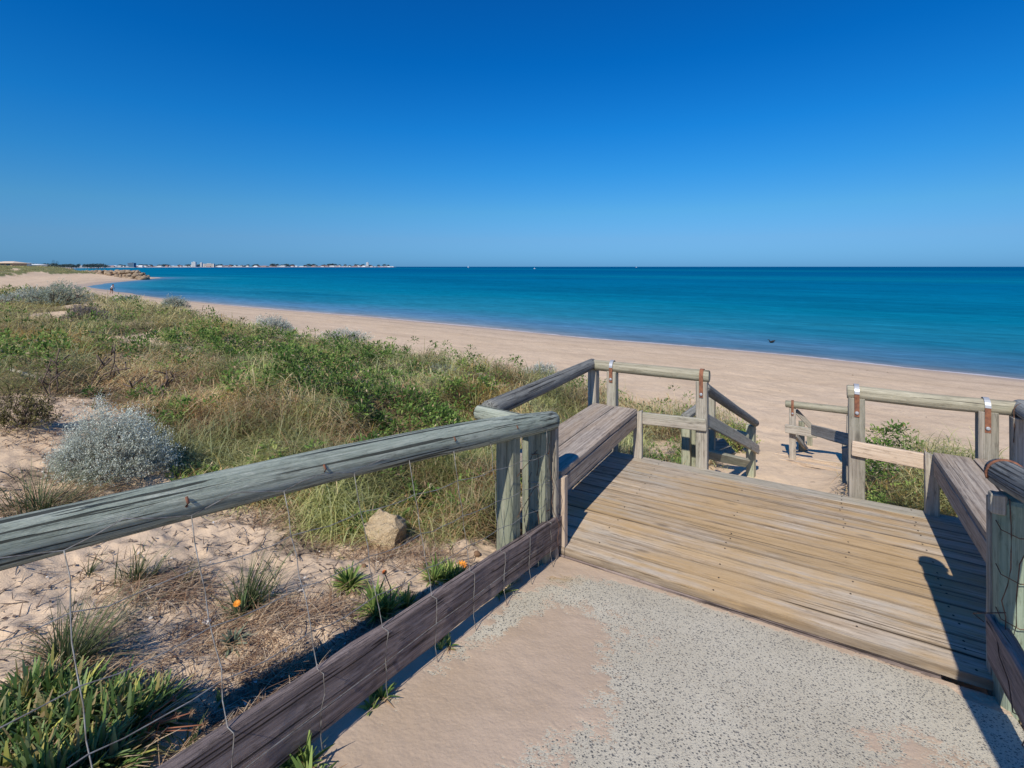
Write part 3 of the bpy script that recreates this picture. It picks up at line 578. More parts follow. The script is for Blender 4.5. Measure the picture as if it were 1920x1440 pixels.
logp('handrail', [W(.712, 2.93, .865), W(.718, 2.2, .985), W(.725, 1.2, 1.15), W(.73, 0, 1.35)], [.060, .058, .058, .058], M_dlog, rf, sides=36, wob=.03)
M_gpost = wood('pale green painted post', (.14, .17, .12), (.29, .35, .26), (.42, .48, .37), (.27, .37, .27), .6, .30)
beam('post', W(.765, 2.84, -.4), W(.765, 2.84, .80), .19, .13, M_gpost, rf, bev=.02, side=U)
beam('post', W(.674, 2.93, -.1), W(.674, 2.93, .76), .022, .04, M_grey, rf, side=U)
beam('kickboard', W(.672, 2.86, .185), W(.615, .6, .50), .055, .19, M_kick, rf, bev=.009, seg=26, jit=.003, side=U)
beam('block', W(.665, 2.80, .74), W(.665, 2.80, .82), .05, .05, M_grey, rf, side=U)
rv = []
for k, z in enumerate((.70, .52, .34, .22)):
    pts = [W(.665, 2.82, z), W(.665, 2.755, z-.01), W(.72, 2.750, z-.03), W(.80, 2.752, z-.01)]+[W(.80+.01*j, 2.65-.12*j, z+.012*j+.01*math.sin(j*2)) for j in range(1, 9)]; rv.append(pts)
for j in range(6): rv.append(wavy(W(.69+.012*j, 2.752-.22*j, .82+.045*j), W(.678+.012*j, 2.752-.22*j, .27+.035*j), 8, .007))
rv.append([W(.63, 2.83, .26), W(.59, 2.80, .30), W(.60, 2.74, .34), W(.68, 2.755, .36)]); rv.append(wavy(W(.74, 2.748, .80), W(.69, 2.748, .1), 9, .006)); rv.append(wavy(W(.64, 2.84, .26), W(.62, 2.0, .15), 9, .02))
tubes('wire_mesh', rv, .0021, M_rwire, rf)
tubes('wire_band', [[W(.712, 2.88, .872)+U*.064*math.cos(t)+Z*.064*math.sin(t) for t in np.linspace(-.3, 3.5, 18)]], .006, M_rust, rf)
tubes('barbed_wire', [[W(.655+.004*j, 2.86-.08*j, .87+.012*j+.012*math.sin(j*1.7)) for j in range(14)]], .0025, M_wire, rf)
# ---------------------------------------------------------------- vegetation
def blades(base, az, L, lean, wid, col, droop=.25, segs=3, tip=.15):
    n = len(base); vs = np.zeros((n, segs+1, 2, 3)); cs = np.zeros((n, segs+1, 2, 3)); dx = np.cos(az); dy = np.sin(az); tw = rng.uniform(-.6, .6, n)
    wx = -np.sin(az+tw); wy = np.cos(az+tw)
    for k in range(segs+1):
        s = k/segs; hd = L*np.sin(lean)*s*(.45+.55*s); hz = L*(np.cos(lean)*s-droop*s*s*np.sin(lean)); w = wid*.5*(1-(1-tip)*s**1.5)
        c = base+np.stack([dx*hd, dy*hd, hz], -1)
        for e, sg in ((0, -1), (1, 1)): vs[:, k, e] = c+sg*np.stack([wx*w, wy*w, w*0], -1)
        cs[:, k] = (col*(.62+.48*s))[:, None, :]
    i = np.arange(n)[:, None]*(segs+1)*2+np.arange(segs)[None, :]*2
    f = np.stack([i, i+1, i+3, i+2], -1).reshape(-1, 4); return vs.reshape(-1, 3), f, cs.reshape(-1, 3)
def leaves(base, az, el, L, wid, col, cup=.12):
    n = len(base); d = np.stack([np.cos(az)*np.cos(el), np.sin(az)*np.cos(el), np.sin(el)], -1); tw = rng.uniform(-.7, .7, n)
    s = np.stack([-np.sin(az), np.cos(az), np.sin(tw)*.8], -1); s /= np.linalg.norm(s, axis=1)[:, None]; L = np.asarray(L)[:, None]; w = np.asarray(wid)[:, None]*.5
    a = base; m_ = base+d*L*.55; t = base+d*L; t[:, 2] -= cup*L[:, 0]; vs = np.stack([a, m_+s*w, t, m_-s*w], 1); i = np.arange(n)[:, None]*4
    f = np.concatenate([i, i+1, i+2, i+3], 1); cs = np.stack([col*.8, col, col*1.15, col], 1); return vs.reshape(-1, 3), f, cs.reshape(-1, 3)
def join(L):
    vs = []; fs = []; cs = []; o = 0
    for v, f, c in L: vs.append(v); fs.append(f+o); cs.append(c); o += len(v)
    return np.concatenate(vs), np.concatenate(fs), np.clip(np.concatenate(cs), 0, 1)
def lerpc(pal, t):
    pal = np.array(pal); t = np.clip(t, 0, .9999)*(len(pal)-1); i = t.astype(int); f = (t-i)[:, None]; return pal[i]*(1-f)+pal[i+1]*f
def scatter(n, a0, a1, r0, r1):
    a = np.radians(rng.uniform(a0, a1, n)); r = np.exp(rng.uniform(math.log(r0), math.log(r1), n)); return np.sin(a)*r, np.cos(a)*r, r
GR = [(.15, .18, .06), (.31, .33, .13), (.44, .42, .20), (.38, .44, .27), (.60, .54, .31)]
STR = [(.28, .14, .07), (.48, .32, .18), (.68, .53, .34), (.56, .46, .32)]
GOLDC = [(.22, .12, .03), (.38, .24, .06), (.46, .34, .11), (.28, .26, .08)]
LF = [(.045, .09, .02), (.11, .20, .04), (.20, .32, .07), (.38, .42, .13)]
# grass clumps over the dunes
NC = 60000; x, y, r = scatter(NC, -52, 50, 2.2, 140); x2, y2, r2 = scatter(9000, -52, -36, 70, 420); x = np.concatenate([x, x2]); y = np.concatenate([y, y2]); r = np.concatenate([r, r2]); NC += 9000; z = H(x, y); cv, le, st, go = veg(x, y, z)
keep = rng.random(NC) < cv*(1-.86*le); x, y, z, r, le, st, go = [q[keep] for q in (x, y, z, r, le, st, go)]
nb = 19; X = np.repeat(x, nb); Yy = np.repeat(y, nb); Rr = np.repeat(r, nb); n = len(X); spread = np.clip(.05+.006*Rr, .05, .6)
bx = X+rng.normal(0, 1, n)*spread; by = Yy+rng.normal(0, 1, n)*spread; bz = np.repeat(z, nb)+rng.random(n)**1.2*VH(bx, by)*.85
hgt = np.repeat(.15+.19*fbm(x*.8, y*.8, 71)+.003*np.minimum(r, 30), nb)*rng.uniform(.5, 1.35, n)*(1-.35*np.repeat(st, nb)); wid = np.clip(.0018+.00085*Rr, .003, .12)*rng.uniform(.6, 1.3, n)
hgt = np.where(Rr > 60, hgt*(1+.004*Rr), hgt)
az = np.repeat(rng.uniform(0, 6.28, len(x)), nb)+rng.normal(0, 1.1, n); lean = np.clip(rng.normal(1.2, .36, n)+np.repeat(st, nb)*.3, .05, 1.6)
hue = fbm(X*.45, Yy*.45, 73); t = np.clip(rng.normal(.45, .25, n)+(hue-.5)*1.4, 0, 1)
col = lerpc(GR, t); s_ = np.repeat(np.clip(st+sm(fbm(x*1.7, y*1.7, 74), .46, .64)*.8, 0, 1), nb)*rng.uniform(.5, 1.2, n) > rng.random(n); col = np.where(s_[:, None], lerpc(STR, rng.random(n)), col)
fr_ = sm(Rr, 9, 22)[:, None]*.6; col = col*(1-fr_)+fr_*lerpc([(.30, .26, .12), (.46, .40, .21), (.36, .38, .17)], rng.random(n)*.6+.4*hue)
col = col*np.array([1.04, 1.04, .92])
g_ = np.repeat(go, nb)*.85 > rng.random(n); col = np.where(g_[:, None], lerpc(GOLDC, rng.random(n)), col)
col = col*(.74+.80*sm(fbm(X*1.3, Yy*1.3, 75), .3, .7))[:, None]
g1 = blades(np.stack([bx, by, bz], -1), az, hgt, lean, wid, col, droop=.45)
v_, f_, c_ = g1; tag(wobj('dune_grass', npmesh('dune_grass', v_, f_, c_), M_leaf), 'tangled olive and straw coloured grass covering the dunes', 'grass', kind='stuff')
# leafy ground cover
NL = 30000; x, y, r = scatter(NL, -52, 50, 2.4, 120); z = H(x, y); cv, le, st, go = veg(x, y, z); keep = rng.random(NL) < cv*le; x, y, z, r = [q[keep] for q in (x, y, z, r)]
nb = 22; X = np.repeat(x, nb); Yy = np.repeat(y, nb); Rr = np.repeat(r, nb); n = len(X); sz = np.clip(.75+.07*Rr, 1, 6)
rad = .065*sz; ph = rng.uniform(0, 6.28, n); el = np.arcsin(rng.uniform(.0, 1, n)); sh = rng.uniform(.5, 1, n)*rad; top = np.repeat(z+VH(x, y)*rng.uniform(.5, 1.3, len(x)), nb)
base = np.stack([X+np.cos(ph)*np.cos(el)*sh, Yy+np.sin(ph)*np.cos(el)*sh, top+np.sin(el)*sh*1.1-.03], -1)
hue = fbm(X*1.2, Yy*1.2, 81); tt = np.repeat(rng.normal(.45, .2, len(x)), nb)+rng.normal(0, .16, n)+(hue-.5)
yl = (Yy < 4.6) & (X < -1.4); col = lerpc(LF, np.where(yl, tt+.3, tt)); brn = rng.random(n) < .05; col = np.where(brn[:, None], lerpc(STR, rng.random(n)), col)
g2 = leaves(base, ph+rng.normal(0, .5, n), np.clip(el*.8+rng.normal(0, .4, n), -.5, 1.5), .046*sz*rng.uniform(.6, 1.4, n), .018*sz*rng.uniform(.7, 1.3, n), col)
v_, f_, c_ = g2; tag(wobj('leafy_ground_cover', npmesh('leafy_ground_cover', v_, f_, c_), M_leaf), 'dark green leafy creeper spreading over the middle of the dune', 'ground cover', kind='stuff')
# litter: short stalks, twigs, leaves and shell grit lying on the sand and among the growth
NL = 120000; x, y, r = scatter(NL, -50, 48, 1.2, 24); z = H(x, y); cv, le, st, go = veg(x, y, z); u_, v_ = UV(x, y); px, py = proj(x, y, z)
patch = sm(fbm(x*2.4, y*2.4, 91), .46, .66); dens = np.clip(patch*.75+.14+.5*st+.35*cv, 0, 1)
ok = (shore(x, y) > 24.5) & ~((u_ > -1.42) & (u_ < 1.35) & (v_ < 4.75)) & ~((u_ > -1.2) & (v_ > 4)) & (rng.random(NL) < dens); x, y, z, r = [q[ok] for q in (x, y, z, r)]; n = len(x)
L_ = rng.uniform(.015, .10, n)*np.clip(.8+.06*r, 1, 2.5); wd = rng.uniform(.002, .0045, n)*np.clip(.7+.25*r, 1, 5)
col = lerpc([(.07, .05, .04), (.17, .115, .08), (.32, .24, .16), (.42, .35, .27)], rng.random(n)**1.3)
l1 = blades(np.stack([x, y, z+.003], -1), rng.uniform(0, 6.28, n), L_, rng.uniform(1.25, 1.6, n), wd, col, droop=.0, segs=2, tip=.5)
k = rng.random(n) < .35; n2 = int(k.sum()); l2 = leaves(np.stack([x[k]+.02, y[k]-.015, z[k]+.006], -1), rng.uniform(0, 6.28, n2), rng.uniform(-.1, .5, n2), rng.uniform(.01, .03, n2)*np.clip(.8+.1*r[k], 1, 2), rng.uniform(.006, .014, n2)*np.clip(.8+.1*r[k], 1, 2), lerpc([(.06, .045, .035), (.16, .11, .08), (.30, .22, .15), (.7, .66, .6)], rng.random(n2)**1.6))
n3_ = 60000; x, y, r = scatter(n3_, -50, 30, 1.3, 9); z = H(x, y); px, py = proj(x, y, z); u_, v_ = UV(x, y)
LP = [(60, 960, 150, 60), (150, 1230, 130, 70), (250, 1120, 130, 40), (430, 1190, 150, 55), (560, 1150, 120, 40), (580, 985, 130, 40), (340, 1120, 120, 40), (760, 1050, 130, 30), (210, 930, 160, 45), (380, 800, 120, 40), (260, 740, 220, 50), (60, 800, 130, 60), (700, 1030, 160, 24), (500, 1260, 120, 30)]
w_ = sm(ell(px, py, LP)+(fbm(x*5, y*5, 95)-.5)*.9, .05, .6); ok = (rng.random(n3_) < w_) & (u_ < -1.42); x, y, z, r = [q[ok] for q in (x, y, z, r)]; n = len(x)
l3 = blades(np.stack([x, y, z+rng.random(n)*.02], -1), rng.normal(.6, 1.2, n), rng.uniform(.05, .20, n), rng.uniform(1.1, 1.5, n), rng.uniform(.0018, .0032, n)*np.clip(.6+.25*r, 1, 3), lerpc([(.12, .07, .04), (.30, .17, .09), (.46, .31, .18), (.60, .48, .33)], rng.random(n)), droop=.25, segs=3, tip=.4)
v_, f_, c_ = join([l1, l2, l3]); tag(wobj('plant_litter', npmesh('plant_litter', v_, f_, c_), M_dry), 'dry stalks, dead leaves and shell grit strewn over the sand', 'litter', kind='stuff')
# seaweed scraps and small debris left along the tide lines of the beach
nW = 26000; x, y, r = scatter(nW, -42, 48, 7, 60); dW = shore(x, y)+(fbm(x*.3, y*.3, 99)-.5)*3; z = H(x, y)
pw_ = .9*np.exp(-((dW-4.6)/.5)**2)+.55*np.exp(-((dW-9)/.6)**2)+.035; pw_ = pw_*sm(fbm(x*.5, y*.5, 98), .42, .62); ok = (rng.random(nW) < pw_*.30) & (shore(x, y) > 2.5) & (shore(x, y) < 23.5); x, y, z, r = [q[ok] for q in (x, y, z, r)]; n = len(x)
v_, f_, c_ = leaves(np.stack([x, y, z+.008], -1), rng.uniform(0, 6.28, n), rng.uniform(-.05, .3, n), rng.uniform(.03, .10, n)*np.clip(.6+.03*r, 1, 2), rng.uniform(.01, .035, n), lerpc([(.05, .04, .03), (.14, .10, .07), (.26, .19, .13)], rng.random(n)))
tag(wobj('seaweed', npmesh('seaweed', v_, f_, c_), M_dry), 'brown scraps of seaweed thinly scattered along the beach', 'seaweed', kind='stuff')
# ---- silver bushes
def bushmesh(name, R, Hh, nleaf, leaf, pal, seed, core=.35, sprig=14, sl=5.5):
    """sprigs on a lumpy dome: returns foliage data around the origin"""
    g = np.random.default_rng(seed); ns = nleaf//sprig
    ph = g.uniform(0, 6.28, ns); el = np.arcsin(g.uniform(.02, 1, ns)); lump = .48+.95*fbm(np.cos(ph)*2.3+seed, np.sin(ph)*2.3+el*2.2, seed, 3); rr = lump*(core+(1-core)*g.random(ns)**.45)
    d = np.stack([np.cos(ph)*np.cos(el), np.sin(ph)*np.cos(el), np.sin(el)], -1); c = d*np.array([R[0], R[1], Hh])*rr[:, None]
    C_ = np.repeat(c, sprig, 0); D = np.repeat(d, sprig, 0); n = len(C_); s = g.random(n)
    sd = D+np.repeat(g.normal(0, .3, (ns, 3)), sprig, 0); sd[:, 2] += .5; pos = C_+sd*(s*leaf*sl)[:, None]+g.normal(0, leaf*.35, (n, 3))
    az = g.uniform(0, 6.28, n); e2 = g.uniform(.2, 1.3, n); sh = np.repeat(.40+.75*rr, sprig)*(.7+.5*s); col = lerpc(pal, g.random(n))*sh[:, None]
    return leaves(pos, az, e2, leaf*g.uniform(.7, 1.3, n), leaf*.42*g.uniform(.7, 1.3, n), col, .05)
SIL = [(.22, .20, .14), (.40, .44, .37), (.55, .60, .53), (.68, .72, .65)]
SAG = [(.15, .19, .14), (.27, .32, .24), (.42, .47, .37), (.52, .56, .47)]
GRY = [(.10, .085, .075), (.17, .145, .125), (.24, .21, .19), (.30, .26, .24)]
M_stem = plain('grey brown twigs', (.16, .12, .095), .9, 0, 20, (.08, .06, .05))
def bush(px, py, wpx, hpx, label, pal=SIL, nleaf=9000, group='silver leaved bushes on the dune', depth=.8, name='silver_bush', leafpx=4.0, sink=.0, Yd=None):
    g = hit(px, py)
    if Yd: g = Vector(((px-960)/F*Yd, Yd, 0)); g.z = Hs(g.x, g.y)
    R = wpx/2*g.y/F; h = hpx*g.y/F; leaf = max(.012, leafpx*g.y/F); b = thing(name, g-Z*sink, label, 'bush', group)
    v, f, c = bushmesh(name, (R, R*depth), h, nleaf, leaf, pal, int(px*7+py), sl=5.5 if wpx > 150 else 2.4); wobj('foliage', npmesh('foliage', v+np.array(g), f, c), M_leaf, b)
    st = []; rg = random.Random(int(px))
    for k in range(16):
        th = rg.uniform(0, 6.28); rr = rg.uniform(.2, .85); p = g+Vector((math.cos(th)*R*rr, math.sin(th)*R*depth*rr, h*(1-rr*.55)*.8)); st.append([g-Z*.03, g.lerp(p, .5)+Vector((0, 0, -.04*h))+Vector((rg.gauss(0, .05), rg.gauss(0, .05), 0))*R, p])
    tubes('stems', st, max(.003, .0012*g.y), M_stem, b); return b
bush(204, 888, 186, 104, 'large pale silver bush in the sand just above the long green handrail', SIL, 60000, leafpx=3.0)
bush(108, 573, 98, 40, 'big sage green bush, tallest on the far left dune in front of the beach', SAG, 16000, leafpx=1.9)
bush(58, 568, 62, 24, 'low silvery bush spreading left of the big sage green bush', SIL, 8000, leafpx=1.8)
bush(18, 572, 44, 18, 'small silvery bush at the left edge of the picture on the far dune', SIL, 5000, leafpx=1.8)
bush(326, 580, 50, 20, 'rounded sage bush alone on the dune below the turquoise bay', SAG, 8000, leafpx=1.8)
bush(238, 570, 40, 11, 'hazy grey green bush below the bay, near the walking person', SAG, 8000, leafpx=1.8)
bush(510, 624, 84, 27, 'round pale silver bush at the dune edge beside the beach', SIL, 15000, leafpx=1.9)
bush(640, 642, 100, 20, 'low grey silver bush along the top of the leafy dune edge', SIL, 10000, leafpx=1.8)
bush(1016, 716, 68, 28, 'silver dome shaped bush at the dune edge behind the deck railing', SIL, 14000, leafpx=2)
bush(822, 700, 70, 12, 'flat thin silver bush low in the grass near the two sand mounds', SIL, 4000, leafpx=1.9)
bush(160, 606, 85, 28, 'leafless purple grey bush right of the sage bush', GRY, 12000, group=None, name='dry_bush', leafpx=2)
bush(40, 800, 110, 60, 'dark scrubby bush with yellow tips at the left edge', [(.05, .04, .03), (.12, .09, .06), (.20, .19, .06), (.33, .29, .09)], 6500, group=None, name='scrub_bush', leafpx=4)
bush(1643, 912, 60, 66, 'bright green leafy bush behind the right gap post', LF, 5200, group=None, name='leafy_bush', leafpx=4.2, Yd=4.62)
bush(1385, 838, 56, 46, 'small green bush behind the lower stair post', LF[1:]+GOLDC[2:3], 3500, group=None, name='leafy_bush', leafpx=4, Yd=7.6)
# ---- grass tussocks one by one
TG = [(.05, .08, .03), (.10, .14, .055), (.17, .21, .09), (.25, .28, .14)]
M_tus = M_leaf
def tussock(px, py, wpx, hpx, label, dry=.3, n=260, lean=.55, bias=0.6, pal=TG, group='grass tussocks on the bare sand', wmul=1.0, Yd=None):
    g = hit(px, py)
    if Yd: g = Vector(((px-960)/F*Yd, Yd, 0)); g.z = Hs(g.x, g.y)
    R = wpx/2*g.y/F; h = hpx*g.y/F*1.15; t = thing('grass_tussock', g, label, 'grass', group); rg = np.random.default_rng(int(px*3+py))
    def part(nm, k, pal_, hh, ln, spread, c0):
        if k < 4: return
        a = rg.uniform(0, 6.28, k); rr = rg.random(k)**.7*R*.42; rr = rr*(1+.9*(rg.random(k) < .18)); rr = rr*(.7+.6*np.sin(a*2+px)*.5+.3); base = np.stack([g.x+np.cos(a)*rr, g.y+np.sin(a)*rr*.8, np.full(k, g.z-.01)], -1)
        az = a+rg.normal(0, .5, k); 
        v, f, c = blades(base, az, hh*rg.uniform(.3, 1.3, k), np.clip(rg.normal(ln, spread, k), .02, 1.5), np.full(k, .0042*wmul)*rg.uniform(.6, 1.4, k), lerpc(pal_, rg.random(k)), .4, 4, .1)
        v = v.reshape(k, -1, 3); lift = (v[:, :, 2]-g.z)/max(h, .01); v[:, :, 0] += np.clip(lift, 0, 1.5)**1.5*bias*h*.6; wobj(nm, npmesh(nm, v.reshape(-1, 3), f, c), M_tus, t)
    part('green_blades', int(n*(1-dry)), pal, h, lean, .25, 0); part('dry_blades', int(n*dry), STR, h*.8, lean+.55, .3, 0)
    return t
tussock(130, 1250, 150, 125, 'tall wispy green tussock with brown skirt, left, above the strappy clump', .38, 420)
tussock(258, 1085, 110, 70, 'loose thin tussock in the sand below the long handrail, between two wires', .4, 200)
tussock(168, 1075, 40, 36, 'small dry tussock under the handrail at the left', .6, 70)
tussock(465, 1140, 95, 95, 'upright green tussock in the middle of the sand beside the grey strappy plant', .25, 300)
tussock(348, 1092, 60, 46, 'sparse withered tussock in mid sand between two fence wires', .7, 70)
tussock(358, 1408, 34, 60, 'few stiff green blades close behind the kickboard', 0, 14, .18, wmul=1.5)
tussock(75, 960, 210, 110, 'big brown and green tussock hanging below the silver bush at left edge', .75, 1300, .85, .3)
tussock(570, 985, 120, 70, 'drooping rust tipped tussock left of the pale boulder', .45, 420, .95, .2)
tussock(310, 775, 70, 50, 'dark green spiky tussock above the silver bush', .1, 220, .6, .9, pal=LF)
tussock(820, 1078, 120, 36, 'thin wispy tussock behind the orange flower', .6, 120, .7)
tussock(1715, 925, 100, 70, 'arching olive tussock behind the lower board of the right railing', .35, 420, .95, 0, Yd=4.75)
tussock(1575, 870, 60, 30, 'faint dry tussock in the sand left of the right gap post', .9, 60, .9, 0, Yd=5.6)
tussock(1765, 830, 120, 40, 'yellow green tussock beyond the right bench', .3, 320, .6, 0, pal=GR, Yd=5.6)
# ---- strappy leaved plants (with and without flowers)
STP = [(.07, .13, .035), (.16, .26, .06), (.30, .41, .11), (.48, .50, .15)]
M_pet = plain('orange petals', (.75, .28, .03), .6); M_pet2 = plain('dark orange petals', (.55, .14, .03), .6)
def hitc(px, py):
    dx, dz = (px-960)/F, -(py-500)/F; t = (-.055+.19*2.87-CH)/(dz+.19*(dx*V.x+V.y)); return Vector((dx*t, t, CH+dz*t))
def strappy(px, py, wpx, hpx, label, n=70, flowers=(), pal=STP, group='strappy leaved plants in the sand', wmul=1., dz=0, heads=1, lm=1., onpath=False):
    g = hitc(px, py) if onpath else hit(px, py); R = wpx/2*g.y/F; h = hpx*g.y/F; t = thing('strappy_plant', g, label, 'plant', group); rg = np.random.default_rng(int(px*3+py)); L_ = []
    for hd in range(heads):
        ox, oy = (0, 0) if heads == 1 else (rg.uniform(-R, R)*.85, rg.uniform(-R, R)*.6); k = n//heads; r1_ = R if heads == 1 else R*.42
        gz_ = g.z if onpath else Hs(g.x+ox, g.y+oy)
        a = rg.uniform(0, 6.28, k); ln = np.clip(rg.normal(.85, .42, k), .1, 1.5); L0 = np.full(k, max(r1_, h)*1.15)*rg.uniform(.35, 1.15, k)
        base = np.stack([g.x+ox+np.cos(a)*r1_*.12, g.y+oy+np.sin(a)*r1_*.12, np.full(k, gz_-.004)], -1)
        L0 = L0*lm; n_ = k; segs = 4; v, f, c = blades(base, a, L0, ln, np.full(k, .013*wmul)*rg.uniform(.7, 1.3, k), lerpc(pal, rg.random(k)), .3, segs, .25)
        v = v.reshape(k, segs+1, 2, 3); mid = v.mean(2, keepdims=True); s = np.array([.45, .8, 1.15, 1.1, .8])[None, :, None, None]; v = mid+(v-mid)*s; L_.append((v.reshape(-1, 3), f, c))
        kd = max(4, k//5); a = rg.uniform(0, 6.28, kd); base = np.stack([g.x+ox+np.cos(a)*r1_*.1, g.y+oy+np.sin(a)*r1_*.1, np.full(kd, gz_)], -1); L_.append(blades(base, a, np.full(kd, max(r1_, h)*.9), rg.uniform(1.1, 1.5, kd), np.full(kd, .009*wmul), lerpc(STR, rg.random(kd)), .1, 4))
    wobj('leaves', npmesh('leaves', *join(L_)), M_leaf, t)
    for (fx, fy, r_, mt) in flowers:
        Yf = g.y+(.16 if fx > 850 else -.05); p = P(fx, fy, Yf); rr = r_*Yf/F
        fl = tubes('flower', [[Vector((g.x+(p.x-g.x)*.3, g.y, g.z)), g.lerp(p, .55)+Vector((.01, 0, .02)), p]], .0022, M_stem, t)
        vs = []; fs = []
        for k in range(12):
            th = k*math.pi/6; d = Vector((math.cos(th), math.sin(th)*.7, .5*math.sin(th)+.25)); sd = Vector((-math.sin(th), math.cos(th), 0))*rr*.24; o = len(vs); vs += [p, p+d*rr*.6+sd, p+d*rr, p+d*rr*.6-sd]; fs.append([o, o+1, o+2, o+3])
        wobj('petals', pymesh('petals', vs, fs), mt, fl)
    return t
strappy(655, 1100, 72, 40, 'single compact green rosette in open sand', 170, wmul=1.15, lm=.9)
strappy(735, 1150, 90, 46, 'green plant with dark orange flower bud just behind the kickboard', 420, [(721, 1074, 6, M_pet2)], wmul=.95, lm=1.0, heads=7)
strappy(845, 1090, 100, 34, 'long green plant with one open orange flower behind the kickboard', 440, [(866, 1062, 11, M_pet)], wmul=.9, lm=1.0, heads=8)
strappy(436, 1208, 56, 34, 'grey green rosette below the upright tussock', 50, (), [(.16, .2, .14), (.24, .3, .2), (.34, .4, .28)])
strappy(450, 1160, 66, 50, 'broad leaved plant with small orange bloom inside the upright tussock', 40, [(444, 1133, 8, M_pet)], [(.1, .16, .06), (.2, .28, .12), (.3, .36, .2)])
strappy(412, 1318, 30, 22, 'tiny green seedling in the shadow behind the kickboard', 16)
def under(u, v, R, label, n=36, h=.09):
    g = W(u, v, conc(v)); px_, py_ = proj(g.x, g.y, g.z); 
    s = strappy(float(px_), float(py_), R*2*F/g.y, h*F/g.y, label, n); return s
g_ = {}
for (px_, py_, w_, h_, lb, n_) in ((838, 1212, 46, 34, 'small weed growing under the kickboard beside the path, middle one of three', 34), (706, 1318, 56, 40, 'reddish green weed spilling under the kickboard onto the path', 44), (545, 1462, 110, 80, 'leafy weed at the bottom of the kickboard nearest the viewer', 60), (925, 1115, 90, 44, 'clump of long leaves filling the gap under the far end of the kickboard', 80)):
    strappy(px_, py_, w_, h_, lb, int(n_*1.5), (), STP, 'weeds growing under the kickboard', 1.05, onpath=px_ < 900, heads=3, lm=.75)
strappy(110, 1385, 340, 110, 'big dense clump of green and yellow strappy leaves filling the bottom left corner', 5400, (), [(.04, .08, .025), (.09, .17, .045), (.18, .29, .08), (.30, .40, .17), (.34, .25, .13), (.62, .62, .15)], 'strappy leaved plants in the sand', 1.1, heads=130, lm=.66)
# orange red dry skirt and seed heads
hds = thing('seed_heads', hit(310, 1370), 'dry brown seed heads on thin red stalks beside the bottom left clump', 'plant')
pp = []; q0 = hit(240, 1400)
for k in range(9):
    e = P(270+k*14+random.uniform(-15, 15), 1330+random.uniform(-35, 60), q0.y+.02); pp.append([q0+Vector((k*.01, 0, 0)), q0.lerp(e, .5)+Z*.02, e])
tubes('stalks', pp, .0018, plain('red brown stalk', (.28, .12, .07)), hds)
M_sh = plain('dry seed head', (.22, .15, .10))
for p in pp:
    vv2 = []; ff2 = []
    for k in range(22):
        d = Vector((random.gauss(0, 1), random.gauss(0, 1), random.gauss(0, 1))).normalized(); s = d.orthogonal().normalized()*.0025; o = len(vv2); vv2 += [p[-1]-s, p[-1]+s, p[-1]+d*.014]; ff2.append([o, o+1, o+2])
    wobj('seed_head', pymesh('seed_head', vv2, ff2), M_sh, hds)
# ---- dead branches
def branch(px, py, tips, label, r=.006):
    g = hit(px, py); b = thing('dead_branch', g, label, 'branch', 'bare dead branches standing on the dune'); ps = []
    for (tx, ty) in tips:
        e = P(tx, ty, g.y+random.uniform(-.15, .15)); m_ = g.lerp(e, .5)+Vector((random.gauss(0, .04), random.gauss(0, .04), random.gauss(0, .03))); ps.append([g-Z*.05, g.lerp(m_, .5)+Vector((random.gauss(0, .015), 0, 0)), m_, m_.lerp(e, .5)+Vector((random.gauss(0, .02), 0, .01)), e])
        for q in range(3): s = random.uniform(.4, .9); a = g.lerp(e, s); ps.append([a, a+Vector((random.uniform(-.1, .1), random.uniform(-.1, .1), random.uniform(.05, .14)))])
    tubes('twigs', ps, r*g.y/5, M_stem, b)
branch(106, 738, [(111, 655)], 'straight upright bare stick on the left dune'); branch(97, 742, [(95, 676), (84, 700)], 'shorter forked stick beside the upright one')
branch(172, 728, [(215, 655), (200, 668), (245, 690)], 'pale spreading dead branch leaning right'); branch(305, 752, [(312, 695), (330, 700)], 'thin curled dead branch right of the straw patch'); branch(268, 738, [(232, 720), (296, 748)], 'low curled dead branch in straw', .008)
dw = thing('driftwood', hit(45, 712), 'grey driftwood pole lying on the left dune', 'driftwood'); q0 = hit(16, 706); q1 = hit(80, 722)
logp('pole', [q0+Z*.10, q1+Z*.07], [.02, .024], M_grey, dw, sides=10)
